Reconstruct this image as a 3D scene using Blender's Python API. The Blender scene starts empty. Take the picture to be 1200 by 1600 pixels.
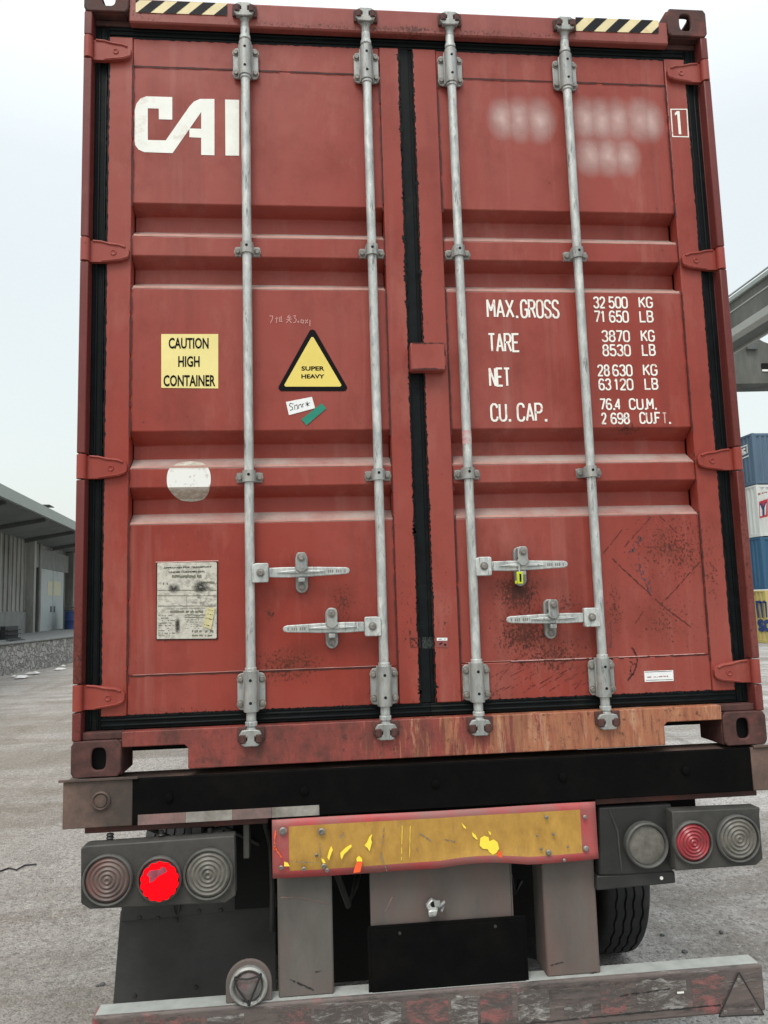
import bpy, bmesh, math, random
import numpy as np
from mathutils import Vector, Matrix
random.seed(7)
S = bpy.context.scene
COL = S.collection
R = math.radians
B = 1.35                      # height of the container's underside above the ground

# ------------------------------------------------------------------ camera
CAM = np.array([-.4155, -2.7172, .5495 + B])
YAW, PIT, ROL, FPX = .0974, .1170, -.0297, 1200.0
_fw = np.array([math.sin(YAW)*math.cos(PIT), math.cos(YAW)*math.cos(PIT), math.sin(PIT)])
_rt = np.array([math.cos(YAW), -math.sin(YAW), 0.]); _up = np.cross(_rt, _fw)
RT = _rt*math.cos(ROL) + _up*math.sin(ROL); UP = -_rt*math.sin(ROL) + _up*math.cos(ROL); FW = _fw
cd = bpy.data.cameras.new('camera'); cam = bpy.data.objects.new('camera', cd); COL.objects.link(cam)
cam.matrix_world = Matrix(((RT[0], UP[0], -FW[0], CAM[0]), (RT[1], UP[1], -FW[1], CAM[1]), (RT[2], UP[2], -FW[2], CAM[2]), (0, 0, 0, 1)))
cd.sensor_fit = 'VERTICAL'; cd.sensor_height = 36; cd.sensor_width = 27; cd.lens = 36*FPX/1600
cd.clip_start = .05; cd.clip_end = 3000
S.camera = cam
S.render.resolution_x = 768; S.render.resolution_y = 1024

def ray(px, py): return FW + RT*(px-600)/FPX - UP*(py-800)/FPX
def at(px, py, Y=.045):
    "point of the plane y=Y that the survey of the photo gives; z is measured from the container's underside"
    d = ray(px, py); t = (Y-CAM[1])/d[1]; w = CAM + d*t
    return (float(w[0]), float(w[2])-B)
def deep(px, py, depth):
    w = CAM + ray(px, py)*depth; return Vector([float(v) for v in w])

# ------------------------------------------------------------------ world, sun, exposure
SUN_EL, SUN_AZ = 58, 205
w = bpy.data.worlds.new('World'); S.world = w; w.use_nodes = True
nt = w.node_tree; nt.nodes.clear()
def N(nt, t, **k):
    n = nt.nodes.new(t)
    for a, b in k.items():
        if a in n.inputs: n.inputs[a].default_value = b
        else: setattr(n, a, b)
    return n
sky = N(nt, 'ShaderNodeTexSky', sky_type='NISHITA', sun_disc=False, sun_elevation=R(SUN_EL), sun_rotation=R(SUN_AZ), air_density=1.5, dust_density=4.0)
bg1 = N(nt, 'ShaderNodeBackground'); bg1.inputs[1].default_value = .05
nt.links.new(sky.outputs[0], bg1.inputs[0])
tc = N(nt, 'ShaderNodeTexCoord'); sep = N(nt, 'ShaderNodeSeparateXYZ'); nt.links.new(tc.outputs['Generated'], sep.inputs[0])
ramp = N(nt, 'ShaderNodeValToRGB'); nt.links.new(sep.outputs['Z'], ramp.inputs[0])
e = ramp.color_ramp.elements
e[0].position = .0; e[0].color = (.72, .74, .715, 1); e[1].position = .42; e[1].color = (.77, .815, .80, 1)
x = ramp.color_ramp.elements.new(1.0); x.color = (1., 1., 1., 1)
x = ramp.color_ramp.elements.new(.18); x.color = (.75, .79, .755, 1)
noi = N(nt, 'ShaderNodeTexNoise', Scale=2.2, Detail=4.0); nt.links.new(tc.outputs['Generated'], noi.inputs[0])
mr = N(nt, 'ShaderNodeMapRange'); mr.inputs[3].default_value = .93; mr.inputs[4].default_value = 1.05; nt.links.new(noi.outputs[0], mr.inputs[0])
zr = N(nt, 'ShaderNodeMapRange'); zr.inputs[1].default_value = .5; zr.inputs[2].default_value = 1.; zr.inputs[3].default_value = .95; zr.inputs[4].default_value = 1.9; nt.links.new(sep.outputs['Z'], zr.inputs[0])
mm = N(nt, 'ShaderNodeMath', operation='MULTIPLY'); nt.links.new(mr.outputs[0], mm.inputs[0]); nt.links.new(zr.outputs[0], mm.inputs[1])
bg2 = N(nt, 'ShaderNodeBackground'); nt.links.new(ramp.outputs[0], bg2.inputs[0]); nt.links.new(mm.outputs[0], bg2.inputs[1])
add = N(nt, 'ShaderNodeAddShader'); nt.links.new(bg1.outputs[0], add.inputs[0]); nt.links.new(bg2.outputs[0], add.inputs[1])
out = N(nt, 'ShaderNodeOutputWorld'); nt.links.new(add.outputs[0], out.inputs[0])
sl = bpy.data.lights.new('sun', 'SUN'); sl.energy = 1.6; sl.angle = R(22); sl.color = (1, .97, .92)
so = bpy.data.objects.new('sun', sl); COL.objects.link(so)
_e, _a = R(SUN_EL), R(SUN_AZ)
sd = Vector((math.sin(_a)*math.cos(_e), math.cos(_a)*math.cos(_e), math.sin(_e)))   # towards the sun: behind the camera, a little left
so.rotation_euler = sd.to_track_quat('Z', 'Y').to_euler(); so.location = (0, -20, 30)
S.view_settings.view_transform = 'Standard'; S.view_settings.look = 'None'
S.view_settings.exposure = 0.0; S.view_settings.gamma = 1.0
S.render.engine = 'CYCLES'

# ------------------------------------------------------------------ materials
class MT:
    "small node-graph helper"
    def __init__(s, name, rough=.6, metal=0., spec=.5):
        s.m = bpy.data.materials.new(name); s.m.use_nodes = True; s.t = s.m.node_tree
        s.p = s.t.nodes['Principled BSDF']; s.p.inputs['Roughness'].default_value = rough
        s.p.inputs['Metallic'].default_value = metal; s.p.inputs['Specular IOR Level'].default_value = spec
        s.co = s.t.nodes.new('ShaderNodeTexCoord').outputs['Object']
    def L(s, a, b): s.t.links.new(a, b)
    def mapv(s, sc=(1, 1, 1), loc=(0, 0, 0), src=None):
        n = s.t.nodes.new('ShaderNodeMapping'); n.inputs['Scale'].default_value = sc; n.inputs['Location'].default_value = loc
        s.L(src or s.co, n.inputs[0]); return n.outputs[0]
    def noise(s, scale, detail=4., rough=.6, sc=(1, 1, 1), loc=(0, 0, 0), dist=0.):
        n = s.t.nodes.new('ShaderNodeTexNoise'); n.inputs['Scale'].default_value = scale; n.inputs['Detail'].default_value = detail
        n.inputs['Roughness'].default_value = rough; n.inputs['Distortion'].default_value = dist
        s.L(s.mapv(sc, loc), n.inputs['Vector']); return n.outputs[0]
    def voro(s, scale, feature='F1', sc=(1, 1, 1), out='Distance'):
        n = s.t.nodes.new('ShaderNodeTexVoronoi'); n.feature = feature; n.inputs['Scale'].default_value = scale
        s.L(s.mapv(sc), n.inputs['Vector']); return n.outputs[out]
    def rng(s, v, a, b, c=0., d=1.):
        n = s.t.nodes.new('ShaderNodeMapRange'); s.L(v, n.inputs[0])
        for i, q in enumerate((a, b, c, d)): n.inputs[i+1].default_value = q
        return n.outputs[0]
    def math(s, op, a, b=0.):
        n = s.t.nodes.new('ShaderNodeMath'); n.operation = op
        for i, q in enumerate((a, b)):
            if isinstance(q, (int, float)): n.inputs[i].default_value = q
            else: s.L(q, n.inputs[i])
        return n.outputs[0]
    def mix(s, f, a, b):
        n = s.t.nodes.new('ShaderNodeMix'); n.data_type = 'RGBA'
        if isinstance(f, (int, float)): n.inputs[0].default_value = f
        else: s.L(f, n.inputs[0])
        for i, q in ((6, a), (7, b)):
            if isinstance(q, tuple): n.inputs[i].default_value = (*q, 1)
            else: s.L(q, n.inputs[i])
        return n.outputs[2]
    def axis(s, i):
        n = s.t.nodes.new('ShaderNodeSeparateXYZ'); s.L(s.co, n.inputs[0]); return n.outputs[i]
    def cluster(s, x, z, rx, rz):
        "1 at (x,z) falling to 0 at the ellipse rx,rz"
        n = s.t.nodes.new('ShaderNodeVectorMath'); n.operation = 'LENGTH'
        s.L(s.mapv((1/rx, 0, 1/rz), (-x/rx, 0, -z/rz)), n.inputs[0])
        return s.rng(n.outputs['Value'], 0, 1, 1, 0)
    def color(s, c):
        if isinstance(c, tuple): s.p.inputs['Base Color'].default_value = (*c, 1)
        else: s.L(c, s.p.inputs['Base Color'])
        return s
    def rough(s, v): s.L(v, s.p.inputs['Roughness'])
    def bump(s, h, strength=.3, dist=.01):
        n = s.t.nodes.new('ShaderNodeBump'); n.inputs['Strength'].default_value = strength; n.inputs['Distance'].default_value = dist
        s.L(h, n.inputs['Height']); s.L(n.outputs[0], s.p.inputs['Normal'])

def plain(name, c, var=.25, rough=.6, metal=0., scale=12., dirt=None, dirtamt=.35, bump=.15, spec=.4, sc=(1, 1, 1)):
    k = MT(name, rough, metal, spec)
    n = k.noise(scale, 6., .65, sc)
    a = tuple(v*(1-var) for v in c); b = tuple(min(1, v*(1+var)) for v in c)
    col = k.mix(k.rng(n, .3, .7), a, b)
    if dirt:
        d = k.noise(scale*.45, 8., .7, sc, (3, 1, 2))
        col = k.mix(k.rng(d, .62-dirtamt*.5, .75-dirtamt*.3), col, dirt)
    k.color(col)
    k.rough(k.rng(n, .3, .7, max(.05, rough-.12), min(1, rough+.12)))
    if bump: k.bump(k.noise(scale*4, 5.), bump, .002)
    return k.m

RUST = (.030, .010, .006)
def red_paint(name, base=(.268, .034, .021), clusters=(), grime=1.1, seed=0., paler=(.29, .070, .055), rough=.42):
    k = MT(name, rough, 0., .30)
    lo = (seed, seed*1.7, seed*.6)
    big = k.noise(1.1, 4., .55, (1, 1, .6), lo)
    col = k.mix(k.rng(big, .35, .68), base, paler)
    # paler tone of the paint, blended in more towards the container's top
    col = k.mix(k.rng(k.axis(2), .2, 2.6, 0, .42), col, paler)
    # hand-sized rubbed and dulled areas, rain streaks, dirt washed down the sheet
    med = k.noise(4.5, 7., .7, (1, 1, .8), (seed+3, 1, 5)); col = k.mix(k.math('MULTIPLY', k.rng(med, .48, .66), .38*grime), col, tuple(c*.62 for c in base))
    dul = k.noise(6., 6., .7, (1, 1, .35), (seed+9, 4, 1)); col = k.mix(k.math('MULTIPLY', k.rng(dul, .54, .74), .30*grime), col, (.40, .16, .125))
    streak = k.noise(9., 5., .7, (1, 1, .07), lo)
    col = k.mix(k.math('MULTIPLY', k.rng(streak, .52, .78), .38*grime), col, (.14, .030, .022))
    streak2 = k.noise(14., 4., .6, (1, 1, .05), (4, 2, 1))
    col = k.mix(k.math('MULTIPLY', k.rng(streak2, .6, .85), .3*grime), col, (.42, .2, .17))
    f = k.rng(k.noise(7., 8., .75, (1, 1, 1), lo), .64, .76)
    col = k.mix(k.math('MULTIPLY', f, .4*grime), col, (.13, .035, .028))
    if clusters:
        tot = None
        for c in clusters:
            v = k.math('MULTIPLY', k.cluster(*c[:4]), c[4]); tot = v if tot is None else k.math('MAXIMUM', tot, v)
        sp = k.noise(105., 8., .75, (1, 1, .8), (1, 2, 3))
        m = k.rng(k.math('ADD', k.math('MULTIPLY', sp, 1.), k.math('MULTIPLY', tot, .25)), .66, .71)
        col = k.mix(k.math('MULTIPLY', m, .9), col, k.mix(k.rng(k.noise(22., 4., .6), .4, .6), (.085, .020, .011), RUST))
        soft = k.math('MULTIPLY', k.rng(k.noise(8., 6., .7), .4, .62), tot)
        col = k.mix(k.math('MULTIPLY', soft, .62), col, (.13, .032, .018))
    tiny = k.rng(k.voro(13., 'F1'), .0, .075, 1, 0)
    tiny = k.math('MULTIPLY', tiny, k.rng(k.noise(3., 3.), .44, .56))
    col = k.mix(k.math('MULTIPLY', tiny, .8), col, RUST)
    k.color(col)
    k.rough(k.rng(med, .3, .7, rough-.12, rough+.16))
    h = k.math('ADD', k.math('MULTIPLY', k.noise(2.6, 3., .5), 5.), k.math('MULTIPLY', k.noise(60., 4., .6), .10))
    k.bump(h, .25, .006)
    return k.m

M = {}
M['doorL'] = red_paint('red_door_paint', clusters=[(-.50, .34, .22, .10, .9), (-.30, .55, .07, .12, .8), (-.56, .52, .03, .04, 1.), (-.85, .17, .4, .06, 1.), (-.2, .17, .3, .07, .8), (-.07, .5, .06, .4, .45), (-.17, .25, .1, .1, .7)], seed=0.)
M['doorR'] = red_paint('red_door_paint_worn', clusters=[(.335, .57, .13, .13, 1.25), (.36, .42, .2, .16, 1.05), (.45, .34, .25, .12, .9), (.52, .53, .1, .06, .8), (.70, .50, .05, .16, .8), (.95, .72, .30, .26, .75), (.90, .45, .25, .18, .6), (1.08, .62, .05, .2, .7), (.85, .25, .2, .12, .4), (.8, 1.18, .1, .03, 1.), (.2, .2, .15, .1, .7), (.06, .5, .06, .5, .4)], seed=3.)
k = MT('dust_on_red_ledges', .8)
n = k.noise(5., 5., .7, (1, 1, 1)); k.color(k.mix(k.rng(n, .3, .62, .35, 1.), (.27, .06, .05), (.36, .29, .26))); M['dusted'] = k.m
M['red'] = red_paint('red_container_paint', base=(.26, .042, .028), paler=(.27, .07, .058), grime=.9, seed=5.)
M['reddark'] = red_paint('dark_red_post_paint', base=(.12, .020, .018), paler=(.16, .042, .038), clusters=[(-1.2, .35, .05, .5, .9), (1.2, .8, .05, 1.4, .6)], grime=1., seed=8.)
M['casting'] = plain('rusty_casting_steel', (.070, .030, .026), .5, .75, dirt=(.17, .045, .035), dirtamt=.12, scale=16., bump=.8)
M['header'] = red_paint('header_rail_paint', base=(.26, .05, .04), paler=(.27, .085, .072), clusters=[(0, 2.76, 1.3, .03, .8), (-1., 2.8, .25, .1, .7), (.02, 2.76, .12, .03, 1.2)], grime=.9, seed=2.)
# sill: red paint scraped to orange primer and rust in vertical streaks, mostly on the right
k = MT('scraped_sill_paint', .6)
st = k.noise(38., 7., .8, (1, 1, .10), (0, 0, 0), .6); st2 = k.noise(70., 4., .7, (1, 1, .1), (2, 3, 1))
xr = k.rng(k.axis(0), -.55, .75, -.16, .19)
f = k.rng(k.math('ADD', st, xr), .50, .56)
col = k.mix(k.rng(st2, .35, .65), (.40, .17, .085), (.30, .095, .05))
col = k.mix(k.rng(k.noise(14., 5., .7, (1, 1, .2), (5, 5, 5)), .56, .7), col, (.52, .32, .20))
col = k.mix(f, (.24, .045, .035), col)
lo_ = k.math('MULTIPLY', k.rng(k.noise(9., 6., .7, (1, 1, .5), (3, 8, 2)), .42, .62), k.rng(k.axis(0), .7, -.6, .1, .8)); col = k.mix(lo_, col, (.055, .02, .016))
sp = k.rng(k.noise(40., 7., .75), .57, .66); col = k.mix(k.math('MULTIPLY', sp, .9), col, (.06, .02, .012)); dk_ = k.noise(55., 6., .8, (1, 1, .07), (8, 3, 3)); col = k.mix(k.rng(dk_, .54, .64, 0, .75), col, (.11, .04, .022))
k.color(col); k.bump(k.noise(50., 5.), .4, .004); M['sill'] = k.m
M['rubber'] = plain('black_rubber_seal', (.0055, .0075, .0085), .4, .5, scale=20., dirt=(.014, .018, .015), dirtamt=.12, spec=.12)
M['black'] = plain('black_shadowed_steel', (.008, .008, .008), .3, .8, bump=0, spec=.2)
# galvanised steel
def galv(name, base, metal=.35):
    k = MT(name, .45, metal, .5)
    v = k.voro(70., 'F1', (1, 1, .45), 'Color')
    sep = k.t.nodes.new('ShaderNodeSeparateColor'); k.L(v, sep.inputs[0])
    n = k.noise(24., 7., .7, (1, 1, .35))
    col = k.mix(k.rng(n, .3, .7), tuple(c*.50 for c in base), tuple(min(1, c*1.3) for c in base))
    col = k.mix(k.math('MULTIPLY', sep.outputs[0], .55), col, (.34, .38, .385))
    sc = k.rng(k.noise(60., 5., .75, (1, 1, .16), (2, 1, 4)), .565, .66)
    col = k.mix(k.math('MULTIPLY', sc, .8), col, (.10, .10, .095)); sc2 = k.rng(k.noise(34., 6., .8, (1, 1, .3), (7, 2, 1)), .55, .66); col = k.mix(k.math('MULTIPLY', sc2, .45), col, (.20, .22, .22))
    ru = k.rng(k.noise(13., 8., .8, (1, 1, .5), (9, 1, 4)), .60, .72)
    col = k.mix(k.math('MULTIPLY', ru, .7), col, (.16, .085, .055))
    k.color(col); k.rough(k.rng(n, .3, .7, .38, .62)); k.bump(k.noise(80., 5.), .3, .0015)
    return k.m
M['galv'] = galv('galvanised_steel', (.55, .565, .54))
M['galv2'] = galv('dull_galvanised_steel', (.33, .33, .305))
M['bolt'] = plain('grey_bolt_steel', (.22, .21, .19), .4, .5, .4, scale=60.)
M['white'] = plain('white_paint', (.80, .81, .76), .06, .5, scale=18., dirt=(.55, .48, .42), dirtamt=.12, bump=.05)
M['cream'] = plain('cream_lettering_paint', (.82, .82, .76), .06, .5, scale=40., dirt=(.5, .28, .2), dirtamt=.12, bump=0)
M['pale_line'] = plain('pale_red_dust', (.50, .27, .23), .2, .7, scale=10.)
M['yellow'] = plain('yellow_sticker', (.75, .60, .14), .05, .45, scale=8., bump=0)
M['paleyellow'] = plain('pale_yellow_sticker', (.78, .68, .27), .07, .45, scale=5., bump=0)
M['ink'] = plain('black_ink', (.006, .006, .007), .2, .7, bump=0, spec=.1)
M['hazyellow'] = plain('faded_hazard_yellow', (.72, .62, .36), .15, .5, scale=10., dirt=(.6, .3, .1), dirtamt=.15)
M['haz'] = plain('faded_hazard_black', (.014, .014, .018), .3, .6, spec=.15)
M['green'] = plain('green_tape', (.01, .22, .15), .15, .4, bump=0)
M['paper'] = plain('white_paper_label', (.78, .8, .8), .05, .6, scale=30., bump=0)
M['chalk'] = plain('white_chalk', (.62, .34, .31), .2, .9, bump=0)
M['seam'] = plain('dark_seam_sealant', (.05, .012, .010), .5, .7, scale=30.)
M['rustmark'] = plain('dark_rust_scratch', (.10, .022, .016), .5, .8, scale=60.)
M['inkmark'] = plain('blue_black_scuff', (.05, .05, .07), .5, .8, scale=60.)
k = MT('worn_approval_plate', .5, .2)
n = k.noise(45., 8., .8, (1, 1, 1.5)); n2 = k.noise(7., 5., .7)
col = k.mix(k.rng(n, .42, .55), (.10, .10, .08), (.60, .58, .50)); col = k.mix(k.rng(n2, .42, .62, .25, .85), col, (.56, .54, .47))
k.color(col); M['plate'] = k.m
M['tag'] = plain('yellowed_tag', (.55, .50, .28), .15, .6, scale=50.)
M['lime'] = plain('lime_plastic', (.50, .56, .04), .08, .35, bump=0)
# faded, worn white paint whose characters cannot be made out
k = MT('rubbed_out_white_paint', .6)
k.color(k.mix(k.rng(k.noise(30., 3.), .35, .65), (.56, .33, .29), (.68, .47, .42))); M['rubbed'] = k.m

# trailer
M['beam'] = plain('brown_dirty_beam_paint', (.15, .095, .075), .35, .65, scale=7., dirt=(.055, .042, .036), dirtamt=.5, bump=.4)
M['beamblack'] = plain('black_beam_paint', (.003, .003, .0032), .3, .75, scale=9., dirt=(.006, .0055, .005), dirtamt=.3, spec=.06)
M['pinktape'] = plain('dirty_red_reflective_tape', (.26, .15, .14), .25, .6, scale=14., dirt=(.13, .10, .09), dirtamt=.5)
M['whitetape'] = plain('dirty_white_reflective_tape', (.32, .31, .28), .2, .6, scale=14., dirt=(.15, .13, .11), dirtamt=.5)
M['grime'] = plain('dirty_grey_paint', (.118, .110, .100), .28, .7, scale=6., dirt=(.145, .098, .088), dirtamt=.35, bump=.35, spec=.25, sc=(1, 1, .3))
M['grime2'] = plain('dark_dirty_reflector', (.075, .065, .06), .2, .6, scale=12.)
M['grimetop'] = plain('dusty_grey_steel', (.34, .36, .34), .15, .8, scale=20.)
M['darkplastic'] = plain('dusty_black_plastic', (.032, .032, .030), .35, .6, scale=8., dirt=(.065, .062, .056), dirtamt=.35)
M['flap'] = plain('dusty_black_rubber_flap', (.032, .033, .032), .3, .6, scale=3., dirt=(.06, .06, .058), dirtamt=.4, bump=.3)
M['fender'] = plain('black_plastic_fender', (.022, .022, .022), .3, .5, scale=6., dirt=(.04, .04, .038), dirtamt=.3)
M['lensgrey'] = plain('dusty_grey_lens', (.13, .125, .108), .35, .45, scale=25.)
M['lensbrown'] = plain('dusty_brown_lens', (.135, .098, .088), .3, .45, scale=12., dirt=(.17, .055, .045), dirtamt=.3)
M['lensred'] = plain('red_lens', (.32, .035, .045), .3, .3, scale=20., dirt=(.16, .05, .05), dirtamt=.3)
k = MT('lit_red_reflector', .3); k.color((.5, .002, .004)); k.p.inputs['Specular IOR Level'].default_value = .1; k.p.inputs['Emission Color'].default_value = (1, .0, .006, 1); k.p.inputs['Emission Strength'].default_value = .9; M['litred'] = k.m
M['ring'] = plain('grey_lamp_rim', (.075, .075, .07), .3, .5, scale=20.)
M['boardred'] = plain('red_reflective_border', (.42, .05, .055), .2, .45, scale=7., dirt=(.26, .11, .10), dirtamt=.5)
k = MT('dirty_orange_reflective_sheet', .45)
n = k.noise(16., 8., .78, (1, 1, .6)); col = k.mix(k.rng(n, .34, .66), (.34, .18, .035), (.50, .29, .055))
v = k.voro(60., 'F1'); col = k.mix(k.rng(k.noise(30., 5., .8, (1, 1, .3)), .56, .75, 0, .6), col, (.22, .14, .05)); k.color(col); M['boardorange'] = k.m
M['brightyellow'] = plain('yellow_flash_glint', (.95, .74, .07), .08, .4, bump=0)  # colour of flash light returned by the reflective sheet
M['brightred'] = plain('orange_red_flash_glint', (.90, .12, .03), .15, .4, bump=0)
k = MT('battered_bumper_paint', .6)
col = k.mix(k.rng(k.noise(7., 6., .7, (.3, 1, 2.5)), .35, .65), (.085, .073, .068), (.145, .11, .10))
col = k.mix(k.rng(k.noise(14., 8., .8, (.28, 1, 1.6)), .50, .62), col, (.045, .039, .036)); col = k.mix(k.rng(k.noise(30., 6., .8, (.12, 1, 2.), (4, 1, 4)), .58, .66), col, (.24, .22, .21))
col = k.mix(k.rng(k.noise(5., 4., .6, (1, 1, 1), (7, 7, 7)), .58, .68), col, (.36, .09, .09)); k.color(col); k.bump(k.noise(14., 6.), .7, .006); M['bumper'] = k.m
def scabby(name, c):
    k = MT(name, .5)
    n = k.noise(17., 8., .85, (.45, 1, 1.5), (0, 0, 0), .5); n2 = k.noise(60., 5., .8, (1, 1, 2.))
    col = k.mix(k.rng(n, .49, .62), (.08, .068, .063), c); col = k.mix(k.rng(n2, .55, .66), col, (.16, .13, .12)); k.color(col); k.bump(n, .6, .004); return k.m
M['scabwhite'] = scabby('peeling_white_tape', (.36, .355, .33)); M['scabred'] = scabby('peeling_red_tape', (.28, .10, .095))
M['tyre'] = plain('tyre_rubber', (.020, .022, .022), .25, .7, scale=14., dirt=(.04, .04, .038), dirtamt=.25)
M['rim'] = plain('dusty_wheel_steel', (.11, .108, .10), .2, .6)
M['silver'] = plain('scuffed_aluminium', (.5, .52, .5), .45, .35, .6, scale=45., bump=.8)
M['darkwhite'] = M['white']
# surroundings
M['concrete'] = plain('stained_concrete', (.13, .132, .122), .35, .85, scale=.9, dirt=(.07, .075, .065), dirtamt=.45, sc=(1, 1, .3), bump=.3)
M['palecon'] = plain('pale_concrete', (.30, .31, .29), .1, .85, scale=1.2)
M['fascia'] = plain('pale_grey_roof_fascia', (.27, .305, .285), .08, .7, scale=2.)
M['soffit'] = plain('dark_grey_canopy_sheet', (.15, .165, .16), .25, .8, scale=1.2, bump=0)
M['steelgrey'] = plain('grey_canopy_beam', (.10, .108, .105), .2, .8, scale=2., bump=0)
M['wall'] = plain('weathered_beige_cladding', (.30, .30, .28), .2, .85, scale=1.6, dirt=(.13, .13, .12), dirtamt=.45, sc=(1, 1, .25), bump=0)
M['wallbase'] = plain('grey_rendered_base', (.19, .20, .195), .2, .9, scale=2.)
M['bluedoor'] = plain('pale_blue_grey_door_paint', (.34, .385, .39), .08, .6, scale=2., dirt=(.24, .25, .24), dirtamt=.2)
M['notice'] = plain('yellowed_notice_paper', (.50, .49, .36), .1, .8, bump=0)
k = MT('rubble_stone', .95)
va = k.t.nodes.new('ShaderNodeVectorMath'); va.operation = 'ADD'; nn = k.t.nodes.new('ShaderNodeTexNoise'); nn.inputs['Scale'].default_value = 3.; nn.inputs['Detail'].default_value = 6.; k.L(k.co, nn.inputs['Vector'])
k.L(k.mapv((1, 1, 1.4)), va.inputs[0]); k.L(nn.outputs['Color'], va.inputs[1]); k.co = va.outputs[0]
vc = k.voro(3.4, 'F1', (1, 1, 1), 'Color'); sp_ = k.t.nodes.new('ShaderNodeSeparateColor'); k.L(vc, sp_.inputs[0])
vd = k.voro(3.4, 'DISTANCE_TO_EDGE', (1, 1, 1))
col = k.mix(sp_.outputs[0], (.22, .215, .205), (.40, .39, .37)); col = k.mix(k.rng(vd, .0, .05, .7, 0), col, (.17, .17, .16))
col = k.mix(k.rng(k.noise(5., 7., .8), .45, .62, 0, .7), col, (.36, .35, .33)); k.color(col); k.bump(k.rng(vd, 0, .12), .9, .06); M['stone'] = k.m
M['junk'] = plain('dark_plastic_junk', (.03, .032, .035), .4, .7)
M['blue'] = plain('faded_blue_paint', (.09, .145, .21), .15, .6, scale=.8, dirt=(.10, .14, .2), bump=0, sc=(1, 1, .3))
M['blue2'] = plain('deep_blue_paint', (.035, .11, .20), .2, .6, scale=.8, bump=0, sc=(1, 1, .3))
M['cwhite'] = plain('white_container_paint', (.62, .65, .62), .05, .6, scale=.8, bump=0)
M['cyellow'] = plain('ochre_yellow_container_paint', (.52, .42, .15), .1, .6, scale=.8, bump=0)
M['navy'] = plain('navy_blue_paint', (.03, .06, .18), .1, .6, bump=0)
M['logored'] = plain('red_logo_paint', (.60, .04, .06), .1, .6, bump=0)
M['litter'] = plain('white_plastic_scrap', (.66, .66, .64), .1, .5, bump=0)
# ground: dusty pale concrete and fine gravel
k = MT('dusty_gravel_ground', .9, 0, .2)
a = k.noise(.25, 6., .6); b = k.noise(26., 8., .85); c = k.voro(70., 'F1'); big = k.noise(1.1, 7., .72, (1, .8, 1), (2, 6, 1), .6)
tr_ = k.noise(.9, 6., .65, (.25, 1, 1), (3, 3, 3), 1.); col = k.mix(k.rng(a, .35, .65), (.42, .415, .395), (.53, .525, .51)); col = k.mix(k.rng(tr_, .46, .60, 0, .85), col, (.23, .215, .19)); tk = k.noise(2.6, 5., .6, (1, .12, 1), (8, 1, 2), .5); col = k.mix(k.rng(tk, .54, .66, 0, .6), col, (.20, .185, .16)); col = k.mix(k.rng(tr_, .42, .30, 0, .7), col, (.58, .57, .55))
col = k.mix(k.rng(k.math('ADD', k.rng(k.axis(0), -5., .5, .9, 0), k.rng(k.axis(1), 2., 16., 0, -.5)), 0, 1), col, k.mix(k.rng(big, .3, .7), (.17, .14, .105), (.43, .385, .325)))
col = k.mix(k.rng(big, .50, .64, 0, .7), col, (.25, .235, .21))
col = k.mix(k.rng(b, .50, .62, 0, .85), col, (.17, .16, .145))
col = k.mix(k.rng(b, .44, .32, 0, .8), col, (.72, .72, .69))
cv = k.voro(70., 'F1', out='Color'); s3 = k.t.nodes.new('ShaderNodeSeparateColor'); k.L(cv, s3.inputs[0])
col = k.mix(k.rng(s3.outputs[0], .86, .9, 0, .6), col, (.15, .145, .135))
k.color(col)
h = k.math('ADD', k.math('MULTIPLY', c, -.9), k.math('ADD', k.math('MULTIPLY', b, 1.6), k.math('MULTIPLY', big, 1.2))); k.bump(h, .8, .014); M['ground'] = k.m

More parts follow.
